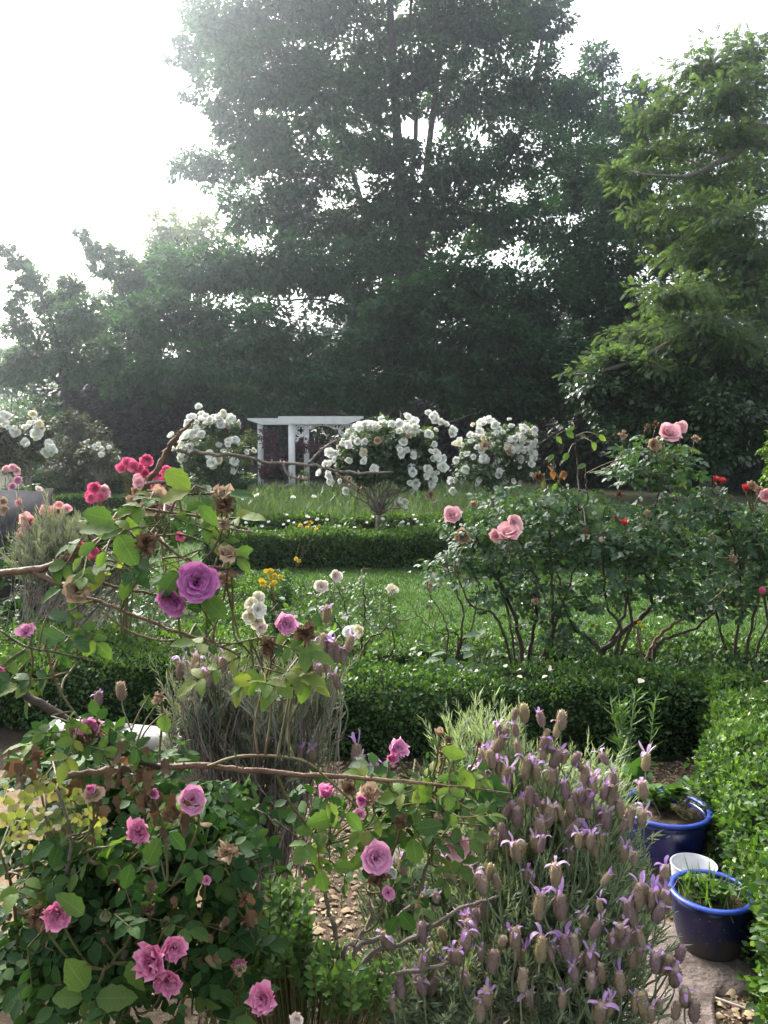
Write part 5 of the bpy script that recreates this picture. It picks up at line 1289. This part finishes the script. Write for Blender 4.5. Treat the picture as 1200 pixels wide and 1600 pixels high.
for cx_, cy_, n_, r_, m_ in [(152, 772, 7, 13, 'p_hot'), (160, 768, 3, 8, 'p_pink'), (198, 728, 4, 9, 'p_hot'), (232, 720, 2, 4, 'p_hot'), (225, 740, 5, 10, 'p_hot'), (215, 750, 2, 6, 'p_pink'), (264, 735, 2, 4, 'p_hot'), (258, 748, 2, 4, 'p_hot'), (250, 790, 5, 12, 'p_magenta'), (245, 765, 2, 5, 'p_hot'), (190, 827, 3, 8, 'p_pink'), (125, 856, 2, 5, 'p_hot'), (150, 865, 2, 4, 'p_hot'), (280, 838, 1, 2, 'p_hot'), (215, 775, 4, 12, 'p_beige'), (235, 782, 3, 10, 'p_beige')]:
    for k in range(n_): cl.append((cx_ + rng.normal(0, r_ * .6), cy_ + rng.normal(0, r_ * .5), 21 * rng.uniform(.85, 1.15), 'far', m_, 4.75 + rng.normal(0, .05)))
blooms(t, cl, 4.8)

# ------------------------------------------------------------------ foreground: rambling rose with long canes
t = thing('rambling_rose', 'arching rose with long bare canes and one purple bloom', 'rose bush', (-1.1, 1.55, 0), 'foreground roses')
ground_l = np.array([-1.15, 1.6, 0.0])
cane(t, [ground_l, P(-160, 1300, 1.5), P(-80, 990, 1.42), P(-20, 906, 1.38), P(70, 889, 1.36), P(110, 868, 1.35), P(150, 848, 1.35), P(200, 800, 1.34), P(235, 748, 1.33), P(262, 704, 1.33), P(278, 680, 1.33), P(303, 655, 1.33)], [.009, .0075, .0065, .0055, .005, .0045, .002], 'cane_brown', 60, 8, wig=.0012)
px_cane(t, [(276, 702), (300, 708), (370, 712), (420, 723), (480, 726), (540, 738), (613, 738)], (1.33, 1.40), (7, 5, 4), 'cane_grey', .0012)
px_cane(t, [(482, 724), (500, 705), (518, 692), (532, 686)], (1.37, 1.42), (4, 3), 'cane_grey')
px_cane(t, [(443, 725), (450, 742), (468, 748), (482, 749)], (1.36, 1.34), (4, 2.5), 'cane_grey')
px_cane(t, [(525, 740), (548, 755), (570, 770)], (1.38, 1.36), (4, 2.5), 'cane_brown')
px_cane(t, [(52, 893), (90, 912), (140, 935), (200, 958), (270, 985), (330, 1002), (345, 1010)], (1.36, 1.30), (9, 6, 4), 'cane_brown', .0012)
px_cane(t, [(75, 890), (140, 908), (220, 925), (262, 932)], (1.36, 1.40), (6, 4), 'cane_green', .001)
px_cane(t, [(92, 885), (110, 862), (150, 852), (210, 840), (280, 835)], (1.36, 1.33), (7, 5, 3), 'cane_green')
px_cane(t, [(228, 756), (250, 753), (300, 757), (340, 775)], (1.33, 1.28), (6, 5, 3), 'cane_grey')
px_cane(t, [(262, 758), (285, 770), (320, 772), (352, 766)], (1.31, 1.27), (3, 2), 'cane_dark')
px_cane(t, [(208, 792), (260, 800), (320, 808), (390, 828)], (1.34, 1.30), (5, 3), 'cane_brown')
px_cane(t, [(330, 818), (370, 828), (405, 833)], (1.30, 1.28), (4, 2), 'cane_grey')
px_cane(t, [(200, 803), (250, 845), (300, 880), (340, 886), (360, 888)], (1.34, 1.28), (5, 3), 'cane_brown')
px_cane(t, [(160, 955), (200, 985), (245, 1000), (275, 1000)], (1.30, 1.28), (4, 3), 'cane_green')
cane(t, [ground_l + [.1, -.1, 0], P(-120, 1200, 1.35), P(-30, 1048, 1.28), P(0, 1064, 1.27), P(70, 1102, 1.25), P(140, 1147, 1.24), P(210, 1184, 1.24), P(250, 1200, 1.25)], [.009, .008, .0068, .006, .004], 'cane_dark', 40, 8, wig=.001)
px_cane(t, [(68, 1225), (110, 1212), (180, 1203), (260, 1197), (340, 1199), (400, 1205), (520, 1213), (640, 1222), (735, 1232)], (1.22, 1.36), (9, 11, 10, 8, 4), 'cane_brown', .001)
px_cane(t, [(325, 1198), (370, 1183), (430, 1182), (480, 1192), (520, 1225), (560, 1262)], (1.28, 1.30), (6, 5, 3), 'cane_green')
px_cane(t, [(72, 1010), (85, 1060), (100, 1090), (122, 1122)], (1.26, 1.24), (5, 4), 'cane_green')
px_cane(t, [(0, 985), (40, 1010), (90, 1020), (150, 1035)], (1.26, 1.24), (4, 3), 'cane_dark')
px_cane(t, [(345, 1010), (380, 1002), (420, 995), (450, 1000)], (1.3, 1.32), (4, 3), 'cane_green')
px_cane(t, [(440, 1000), (460, 990), (470, 980)], (1.32, 1.33), (3, 2), 'cane_green')
px_cane(t, [(700, 1228), (740, 1232), (800, 1240)], (1.36, 1.40), (4, 2), 'cane_brown')
fill_leaves(t, [(180, 850, 1.33, 60, 35, .08), (265, 800, 1.32, 60, 45, .08), (300, 850, 1.32, 55, 60, .08), (240, 900, 1.34, 70, 50, .08), (310, 960, 1.31, 40, 35, .06), (150, 890, 1.35, 50, 30, .08)],
            135, [('rose_mid', 5), ('rose_lime', 1.2), ('rose_dark', 2)], .036, 0, facing=.55)
fill_leaves(t, [(60, 990, 1.28, 70, 45, .08), (40, 1060, 1.27, 60, 50, .08), (90, 1040, 1.28, 50, 40, .08), (110, 1130, 1.25, 70, 40, .06), (180, 1150, 1.25, 50, 30, .06)],
            90, [('rose_mid', 3), ('rose_lime', .7), ('rose_dark', 3)], .034, 0, facing=.55)
fill_leaves(t, [(400, 1020, 1.31, 55, 35, .06), (380, 1050, 1.31, 45, 30, .06), (440, 1040, 1.31, 40, 35, .06)], 48, [('rose_mid', 4), ('rose_lime', 3)], .038, 0, facing=.55)
# a few large leaves where the photograph shows them
for px, py, dx, dz, s, m in [(185, 835, .5, -.9, 68, 'rose_mid'), (180, 828, -1, .15, 66, 'rose_mid'), (175, 812, -1, .3, 55, 'rose_mid'), (258, 735, .8, -.6, 58, 'rose_lime'), (300, 765, -.8, -.25, 62, 'rose_lime'), (310, 790, .9, -.8, 50, 'rose_mid'), (165, 862, -.4, -.8, 34, 'rose_lime'), (128, 872, -.5, -.6, 30, 'rose_lime'),
                             (318, 930, .9, -.9, 60, 'rose_mid'), (278, 895, -.7, -.8, 60, 'rose_mid'), (75, 960, 1, -.1, 40, 'rose_blue'), (60, 985, 1, -.5, 55, 'rose_blue'), (95, 1010, .4, -.9, 45, 'rose_dark'), (150, 850, -.9, -.5, 40, 'rose_mid'), (205, 905, -.5, -.9, 46, 'rose_mid'), (235, 1085, -.3, -.9, 34, 'rose_mid'), (255, 1115, .1, -1, 38, 'rose_mid'), (245, 1100, -.9, .1, 34, 'rose_mid')]:
    leaf(t, P(px, py, 1.27), nrmz(np.array([dx, -.1, dz])), nrmz(CAMV * .9 + UP * .5 + rng.normal(0, .2, 3)), s * .86 * 1.27 / F, m)
    lp = P(px, py, 1.27); nc = near_cane(t, lp, .2)
    if nc is not None: put('leaf_stalk', MB().tube(spline([nc, (nc + lp) / 2 + [0, 0, .01], lp], 6), [.0016, .001], 4, False).mesh('leaf_stalk', M['cane_green']), t)
blooms(t, [(308, 910, 68, 'big', 'p_purple', 1.26, (.25, -1, .25)), (270, 940, 50, 'full', 'p_purple', 1.28, (-.3, -.9, -.35)), (350, 790, 36, 'dead', 'p_dead', 1.28), (345, 768, 34, 'dead', 'p_beige', 1.28, (0, -.5, 1)), (228, 850, 42, 'dead', 'p_dead', 1.28), (356, 865, 38, 'ragged', 'p_beige', 1.28), (350, 905, 22, 'dead', 'p_beige', 1.3), (120, 922, 46, 'ragged', 'p_beige', 1.3, (.3, -.7, .3)), (362, 893, 16, 'bud', 'p_dead', 1.28, (.1, -.2, -1)), (240, 785, 52, 'ragged', 'p_beige', 1.4),
           (42, 985, 30, 'ragged', 'p_magenta', 1.26), (0, 1050, 30, 'full', 'p_magenta', 1.26), (140, 1138, 40, 'ragged', 'p_magenta', 1.22), (125, 1160, 30, 'dead', 'p_dead', 1.22), (447, 975, 38, 'ragged', 'p_magenta', 1.3, (.4, -.8, .3)), (478, 988, 34, 'dead', 'p_dead', 1.3), (480, 1042, 26, 'dead', 'p_dead', 1.3), (418, 1010, 36, 'dead', 'p_dead', 1.3), (248, 1090, 22, 'dead', 'p_beige', 1.26), (120, 990, 26, 'dead', 'p_dead', 1.3), (350, 820, 22, 'dead', 'p_beige', 1.28)], 1.28)
# withered leaves hanging from the cane
for cx_, cy_, n_, rx_, ry_ in [(35, 1180, 16, 30, 40), (200, 1200, 26, 40, 45), (245, 1240, 18, 45, 30), (265, 1265, 12, 35, 20), (150, 1130, 8, 30, 25)]:
    for k in range(n_):
        leaf(t, P(cx_ + rng.normal(0, rx_ * .6), cy_ + rng.normal(0, ry_ * .5), 1.23 + rng.normal(0, .03)), nrmz(np.array([rng.normal(0, .5), rng.normal(0, .4), -1])), rdir(1)[0], .027 * rng.uniform(.5, 1.2), 'dry_leaf', LEAF_DRY, 'withered_leaf')

# lime bracts of a spurge at the left edge
t = thing('lime_spurge', 'yellow lime bracts of a spurge at the left edge', 'plant', (-.62, 1.62, 0))
gb = np.array([-.62, 1.62, 0.0])
for (cx_, cy_) in [(65, 1245), (30, 1290), (75, 1280), (60, 1215), (130, 1265), (145, 1290), (110, 1250), (40, 1310), (15, 1255)]:
    c = P(cx_, cy_, 1.22)
    cane(t, [gb, gb * .4 + c * .6 + [0, .10, -.06] + rng.normal(0, .02, 3), c], [.0022, .0014], 'cane_green', 8, 5, name='stem')
    for k in range(5):
        o = rdir(1)[0] * .018
        for j in range(3):
            a = j * 2.1 + k
            leaf(t, c + o * [1.4, .8, 1.2], nrmz(np.array([math.cos(a), -.3, math.sin(a)])), nrmz(CAMV * .6 + UP * .8 + rng.normal(0, .6, 3)), .013 * rng.uniform(.7, 1.3), 'bract_lime', LEAF_ROUND, 'bract')

# ------------------------------------------------------------------ mauve rose bush, bottom left
t = thing('mauve_rose_bush', 'dark leafy rose bush with mauve blooms in the bottom left corner', 'rose bush', (-.55, 1.5, 0), 'foreground roses')
gb = np.array([-.55, 1.5, 0.0])
for pts, Y, r, m in [([(60, 1560), (90, 1440), (100, 1380), (112, 1310), (88, 1232)], (1.3, 1.2), (7, 6, 4), 'cane_grey'), ([(150, 1590), (180, 1500), (200, 1470), (250, 1390), (268, 1385)], (1.2, 1.22), (5, 3), 'cane_green'), ([(200, 1580), (230, 1480), (200, 1400), (150, 1340), (130, 1330)], (1.3, 1.25), (6, 4), 'cane_green'),
                     ([(280, 1580), (330, 1460), (370, 1440), (390, 1430)], (1.35, 1.3), (5, 3), 'cane_green'), ([(60, 1600), (30, 1500), (20, 1400), (0, 1330)], (1.3, 1.25), (6, 4), 'cane_green'), ([(330, 1590), (350, 1400), (355, 1300), (350, 1230)], (1.45, 1.4), (6, 5, 4), 'cane_grey')]:
    w = [gb + rng.normal(0, .03, 3) * [1, 1, 0]] + [P(x, y, yy) for (x, y), yy in zip(pts, np.linspace(Y[0], Y[1], len(pts)))]
    cane(t, w, [q * 1.25 / F / 2 for q in (r[0] + 2,) + r], m, wig=.001)
fill_leaves(t, [(60, 1370, 1.27, 80, 60, .08), (180, 1340, 1.27, 80, 60, .08), (270, 1340, 1.28, 70, 60, .08), (40, 1480, 1.24, 60, 70, .08), (180, 1420, 1.24, 90, 60, .08), (320, 1420, 1.3, 60, 60, .08), (100, 1540, 1.2, 110, 60, .08), (250, 1560, 1.22, 110, 50, .08), (20, 1570, 1.2, 50, 50, .05), (330, 1330, 1.32, 50, 50, .06), (60, 1220, 1.36, 70, 45, .06), (170, 1250, 1.36, 60, 40, .06)],
            284, [('rose_dark', 5), ('rose_mid', 3.6), ('rose_lime', .5), ('dry_leaf', .15), ('rose_blue', .3)], .034, 5200, 'rose_stuff', facing=.5, back=.22)
for px, py, dx, dz, s, m in [(135, 1545, -.4, .8, 62, 'rose_mid'), (150, 1560, .9, .1, 66, 'rose_mid'), (130, 1560, -1, .1, 52, 'rose_mid'), (140, 1560, -.1, -.8, 40, 'rose_mid'), (205, 1500, .2, -1, 62, 'rose_mid'), (130, 1430, -.5, .6, 56, 'rose_mid'), (205, 1350, -.3, -.9, 44, 'rose_dark'), (230, 1350, .4, .8, 50, 'rose_mid'), (85, 1320, -.8, -.4, 48, 'rose_dark'), (5, 1580, .5, .8, 50, 'rose_dark'), (265, 1300, .5, -.5, 40, 'rose_dark')]:
    leaf(t, P(px, py, 1.14), nrmz(np.array([dx, -.1, dz])), nrmz(CAMV * .8 + UP * .7 + rng.normal(0, .2, 3)), s * 1.14 / F, m)
for cx_, cy_, n_ in [(130, 1300, 6), (60, 1400, 5), (240, 1380, 7), (330, 1480, 6), (180, 1470, 5), (390, 1420, 5), (280, 1580, 5)]:
    for k in range(n_):
        leaf(t, P(cx_ + rng.normal(0, 22), cy_ + rng.normal(0, 18), 1.17 + rng.normal(0, .02)), nrmz(np.array([rng.normal(0, .6), rng.normal(0, .4), -.8])), rdir(1)[0], .022 * rng.uniform(.5, 1.2), 'dry_leaf', LEAF_DRY, 'withered_leaf')
blooms(t, [(235, 1500, 66, 'ragged', 'p_mauve', 1.14, (-.3, -.9, .4)), (262, 1535, 52, 'ragged', 'p_mauve', 1.15, (.1, -1, -.2)), (272, 1482, 44, 'ragged', 'p_mauve', 1.16, (.5, -.8, .3)), (90, 1430, 52, 'ragged', 'p_mauve', 1.14, (.2, -1, 0)), (58, 1432, 42, 'dead', 'p_dead', 1.16), (410, 1560, 54, 'ragged', 'p_mauve', 1.16, (-.2, -.8, .3)), (300, 1250, 46, 'big', 'p_magenta', 1.22, (.2, -1, .3)), (215, 1300, 44, 'ragged', 'p_mauve', 1.22), (232, 1420, 26, 'dead', 'p_dead', 1.2), (355, 1332, 42, 'dead', 'p_beige', 1.28), (383, 1405, 24, 'dead', 'p_dead', 1.28), (388, 1440, 26, 'dead', 'p_dead', 1.28), (322, 1375, 18, 'open', 'p_magenta', 1.26), (372, 1505, 28, 'ragged', 'p_mauve', 1.25), (145, 1240, 34, 'ragged', 'p_beige', 1.2), (140, 1232, 18, 'bud', 'p_magenta', 1.2), (375, 1515, 20, 'dead', 'p_beige', 1.22), (148, 1580, 26, 'dead', 'p_beige', 1.14), (165, 1428, 22, 'bud', 'sepal', 1.2, (.1, -.4, -1)), (258, 1445, 20, 'bud', 'sepal', 1.18, (.2, -.4, 1)), (240, 1240, 20, 'bud', 'p_magenta', 1.2), (315, 1590, 20, 'dead', 'p_beige', 1.2), (463, 1592, 26, 'ragged', 'p_blush', 1.2)], 1.2)

# ------------------------------------------------------------------ rose with light green leaves, bottom centre
t = thing('pale_rose_bush', 'light green leaved rose with fading pink blooms in front of the lavender', 'rose bush', (-.06, 1.62, 0), 'foreground roses')
gb = np.array([-.06, 1.64, 0.0])
for pts, r in [([(535, 1520), (560, 1470), (580, 1430), (575, 1380), (580, 1330)], (9, 8, 4)), ([(525, 1480), (515, 1430), (505, 1380), (480, 1320), (455, 1270)], (9, 6, 3)), ([(545, 1520), (600, 1460), (650, 1400), (670, 1330), (690, 1240)], (11, 8, 4)), ([(560, 1530), (640, 1470), (720, 1420), (780, 1400)], (10, 8, 4)), ([(560, 1540), (600, 1525), (680, 1510), (720, 1500)], (9, 8, 5)), ([(480, 1320), (440, 1290), (400, 1265)], (4, 3))]:
    w = ([gb] if pts[0][1] > 1400 else []) + [P(x, y, 1.5) for x, y in pts]
    cane(t, w, [q * 1.5 / F / 2 for q in r], 'cane_grey', wig=.0015)
px_cane(t, [(640, 1222), (680, 1240), (700, 1280), (750, 1290)], (1.42, 1.45), (4, 3), 'cane_brown')
px_cane(t, [(680, 1240), (690, 1190), (686, 1155)], (1.42, 1.42), (4, 3), 'cane_green')
px_cane(t, [(430, 1205), (450, 1250), (480, 1290), (510, 1320)], (1.36, 1.42), (5, 3), 'cane_green')
fill_leaves(t, [(530, 1280, 1.42, 70, 45, .08), (620, 1270, 1.42, 60, 45, .08), (690, 1220, 1.42, 55, 50, .08), (660, 1310, 1.42, 55, 40, .08), (510, 1350, 1.43, 50, 45, .06), (610, 1400, 1.45, 50, 30, .06), (720, 1270, 1.44, 40, 40, .06), (460, 1270, 1.42, 35, 30, .06), (640, 1215, 1.42, 60, 30, .06)],
            215, [('rose_mid', 6), ('rose_lime', 2.2), ('rose_dark', 1)], .034, 350, 'rose_stuff', facing=.5, back=.1)
for px, py, dx, dz, s, m in [(525, 1275, -.9, -.2, 50, 'rose_mid'), (510, 1255, .5, -.8, 42, 'rose_mid'), (540, 1270, .7, -.6, 40, 'rose_mid'), (500, 1360, .2, -.9, 40, 'rose_mid'), (520, 1355, .8, .1, 36, 'rose_lime'), (650, 1295, .8, .2, 44, 'rose_mid'), (645, 1310, .1, -.9, 44, 'rose_mid'), (670, 1215, -.2, -.8, 44, 'rose_lime'), (690, 1170, .7, -.2, 40, 'rose_lime'), (720, 1200, .5, -.9, 44, 'rose_mid'), (620, 1430, -.4, -.9, 40, 'rose_dark'), (625, 1425, .6, -.8, 40, 'rose_dark')]:
    leaf(t, P(px, py, 1.36), nrmz(np.array([dx, -.1, dz])), nrmz(CAMV * .8 + UP * .6 + rng.normal(0, .2, 3)), s * 1.36 / F, m)
blooms(t, [(588, 1340, 54, 'big', 'p_magenta', 1.34, (.2, -.9, .35)), (592, 1372, 36, 'dead', 'p_dead', 1.36), (612, 1362, 28, 'open', 'p_white', 1.37), (577, 1243, 46, 'ragged', 'p_beige', 1.36), (565, 1250, 24, 'bud', 'p_magenta', 1.35), (510, 1240, 26, 'bud', 'p_magenta', 1.36, (.1, -.3, 1)), (622, 1168, 34, 'ragged', 'p_magenta', 1.36, (.3, -.7, .5)), (612, 1185, 26, 'bud', 'p_magenta', 1.36), (714, 1325, 42, 'full', 'p_pink', 1.40), (708, 1312, 30, 'open', 'p_magenta', 1.40), (625, 1285, 24, 'dead', 'p_dead', 1.38), (685, 1283, 24, 'dead', 'p_beige', 1.38), (560, 1275, 24, 'ragged', 'p_magenta', 1.4), (607, 1395, 26, 'open', 'p_magenta', 1.36), (686, 1146, 18, 'bud', 'p_beige', 1.40, (0, -.2, 1)), (700, 1155, 14, 'dead', 'p_dead', 1.4), (545, 1232, 26, 'dead', 'p_dead', 1.38), (748, 1163, 12, 'dead', 'p_dead', 1.42)], 1.38)

# ------------------------------------------------------------------ privet like seedlings at bottom centre
def leafy_sprig_bush(label, blobs, n, size, lm, base):
    t = thing('green_shrublet', label, 'shrub', base)
    base = np.asarray(base, float); st = []
    for i in range(n):
        b = blobs[rng.integers(len(blobs))]; q = rdir(1)[0] * rng.random() ** .4
        st.append(P(b[0] + q[0] * b[2], b[1] + q[2] * b[3], b[4] + q[1] * .12))
    st = np.array(st); dr = nrmz(nrmz(st - base) * .4 + [0, 0, .8] + rng.normal(0, .3, (n, 3)))
    k = 8; s = np.linspace(0, 1, k)
    pos = st[:, None] + dr[:, None] * (s[None, :, None] * .07)
    side = nrmz(np.cross(np.repeat(dr[:, None], k, 1), rdir(n)[:, None].repeat(k, 1) * np.where(np.arange(k) % 2, 1, -1)[None, :, None]))
    d = nrmz(dr[:, None] * (.6 + s[None, :, None] * .6) + side * .8)
    pp, dd, nn, ss = pos.reshape(-1, 3), d.reshape(-1, 3), nrmz(np.repeat(dr[:, None], k, 1).reshape(-1, 3) + CAMV * .2), (size * rng.uniform(.7, 1.2, (n, k))).ravel()
    big = np.argsort(pp[:, 1])[:300]
    for i in big: put('leaf', SMALL_LEAF, t, lmat(pp[i], dd[i], nn[i], ss[i], .8), M[lm + '_leaf'])
    keep = np.ones(len(pp), bool); keep[big] = False
    put('foliage', cloud_mesh('foliage', [cloud(T_ROSE, pp[keep], dd[keep], nn[keep], ss[keep], .8)], M[lm]), t, kind='stuff')
    tw = MB()
    for i in range(n): tw.tube([base * .35 + st[i] * .65, st[i], st[i] + dr[i] * .07], [.0018, .001], 3, False)
    put('stems', tw.mesh('stems', M['cane_green']), t, kind='stuff')
leafy_sprig_bush('dense small leaved green shrublet at bottom centre', [(450, 1500, 60, 50, 1.55), (400, 1540, 40, 50, 1.5), (500, 1560, 60, 45, 1.5), (430, 1450, 45, 30, 1.6), (560, 1580, 50, 30, 1.5)], 260, .022, 'jas', (-.17, 1.62, 0))
leafy_sprig_bush('young green sprigs between the mauve blooms', [(360, 1480, 30, 40, 1.5), (350, 1580, 40, 30, 1.4)], 60, .022, 'jas', (-.28, 1.6, 0))

# ------------------------------------------------------------------ little things: yellow flowers, broad leaves, daisies, petals
def yellow_patch(label, pts, Y, size, h):
    c = P(*pts[0], Y); t = thing('yellow_flower_plant', label, 'flower', (c[0], Y, 0)); g = np.array([c[0], Y, 0.])
    for (px, py) in pts:
        p = P(px, py, Y + rng.normal(0, .05))
        put('stem', MB().tube(spline([g + rng.normal(0, .05, 3) * [1, 1, 0], (g + p) / 2 + rng.normal(0, .02, 3), p], 6), [.003, .002], 4).mesh('stem', M['cane_green']), t)
        bloom(t, p, FC(.2) + [0, 0, .6], size, 'far', 'p_yellow')
def rand_px(cx_, cy_, rx, ry, n): return [(cx_ + rng.normal(0, rx), cy_ + rng.normal(0, ry)) for _ in range(n)]
yellow_patch('golden yellow flowers beside the hedge arm', rand_px(425, 900, 10, 6, 9) + rand_px(415, 912, 8, 4, 6), 6.5, .05, .4)
yellow_patch('three yellow flowers under the tall pink rose', [(990, 980), (998, 974), (1002, 980), (928, 978)], 4.75, .028, .3)
yellow_patch('yellow flowers in front of the back hedge', [(463, 875), (468, 878), (480, 825), (470, 822), (494, 828), (433, 918)], 9.7, .06, .4)
yellow_patch('small yellow daisies above the second hedge', rand_px(485, 822, 12, 5, 8), 11.8, .05, .4)

def broad(label, base, lst, Y):
    t = thing('broad_leaved_plant', label, 'plant', (*P(*base, Y)[:2], 0)); g = np.array([*P(*base, Y)[:2], 0.])
    for px, py, s in lst:
        p = P(px, py, Y + rng.normal(0, .06)); d = nrmz((p - g) * [1, 1, 0] + [rng.normal(0, .1), -.05, -.02])
        put('stem', MB().tube(spline([g, (g + p) / 2, p], 6), [.003, .002], 4).mesh('stem', M['cane_green']), t)
        leaf(t, p, d, nrmz(UP + CAMV * .5 + rng.normal(0, .2, 3)), s * Y / F, 'hosta')
broad('grey green broad leaved clump behind the front hedge', (735, 1060), [(700 + rng.normal(0, 14), 1045 + rng.normal(0, 8), 26) for _ in range(8)] + [(725 + rng.normal(0, 20), 1040 + rng.normal(0, 8), 28) for _ in range(12)], 4.45)
broad('second grey green clump of broad leaves behind the front hedge', (775, 1060), [(775 + rng.normal(0, 22), 1055 + rng.normal(0, 9), 26) for _ in range(22)], 4.42)
broad('upright plant with big drooping leaves below the pink trio', (755, 1050), [(750, 990, 26), (760, 985, 28), (742, 1010, 24), (765, 1010, 26), (738, 1020, 22)], 4.5)

# white daisies and fallen petals lying about
PETAL = mesh('fallen_petal', *[leaf_template(3, .45, .3, .25, 0, .55)[i] for i in (0, 1)], None, leaf_template(3, .45, .3, .25, 0, .55)[2], True)
def strew(name, label, cat, group, pts, size, m):
    for p in pts:
        o = put(name, PETAL, None, lmat(np.array(p) + [0, 0, .012], nrmz(rdir(1)[0] * [1, 1, .1]), nrmz(UP + rng.normal(0, .25, 3)), size * rng.uniform(.7, 1.3)), M[m])
        tag(o, label, cat, group)
strew('fallen_petal', 'fallen pale petal lying on the lawn', 'petal', 'petals on the lawn', [(rng.uniform(-.5, 3.5), rng.uniform(6, 9.8), .04) for _ in range(45)], .045, 'p_white')
strew('fallen_petal', 'fallen cream petal on the front box hedge', 'petal', 'petals on the front hedge', [(rng.uniform(.1, 1.6), rng.uniform(3.95, 4.32), .385) for _ in range(16)], .032, 'p_blush')
strew('fallen_petal', 'fallen cream petal on the right hand hedge', 'petal', 'petals on the right hedge', [(rng.uniform(1.55, 1.9), rng.uniform(3.0, 3.8), .425) for _ in range(7)], .026, 'p_blush')
strew('fallen_petal', 'fallen pink petal on the gravel', 'petal', 'petals on the gravel', [G(1150, 1577), G(1010, 1420), G(1040, 1385)] + [(rng.uniform(.3, 1.1), rng.uniform(2.2, 2.8), .008) for _ in range(4)], .028, 'p_magenta')
strew('dry_leaf', 'dry tan leaf lying on the gravel', 'leaf', 'dry leaves on the gravel', [(rng.uniform(.5, 1.25), rng.uniform(2.1, 3.0), .006) for _ in range(46)], .028, 'p_beige')
DA = join_petals('daisy', petals_of(8, 5, L=.5, inner=70, outer=88, na=3, nb=3))
for i in range(60):
    p = np.array([rng.uniform(-2.2, 2.5), rng.uniform(10.6, 12), rng.uniform(.38, .52)])
    o = put('white_flower', DA, None, zmat(p, FC(.3) + UP, .06), M['p_white']); tag(o, 'tiny white flower between the back hedges', 'flower', 'tiny white flowers')
for i, (px, py) in enumerate([(402, 776), (458, 779), (490, 778), (533, 790), (548, 795), (560, 800)]):
    o = put('white_flower', BL['far'][i % 5], None, zmat(P(px, py, 14 + i * .4), FC(.3) + UP, .11), M['p_white']); tag(o, 'white bloom in the long grass before the arbour', 'flower', 'white blooms in the long grass')

# ------------------------------------------------------------------ hazy air
hb = MB(); hb.box([0, 40, 11.2], [101.5, 101.5, 12.3])
hm = bpy.data.materials.new('hazy_air'); hm.use_nodes = True
hn = hm.node_tree.nodes; hn.remove(hn['Principled BSDF'])
pv = hn.new('ShaderNodeVolumePrincipled')
pv.inputs['Color'].default_value = (.82, .92, 1.0, 1)
pv.inputs['Density'].default_value = 0.0025
pv.inputs['Anisotropy'].default_value = 0.90
hm.node_tree.links.new(pv.outputs[0], hn['Material Output'].inputs['Volume'])
put('haze', hb.mesh('haze', hm, False), kind='stuff')
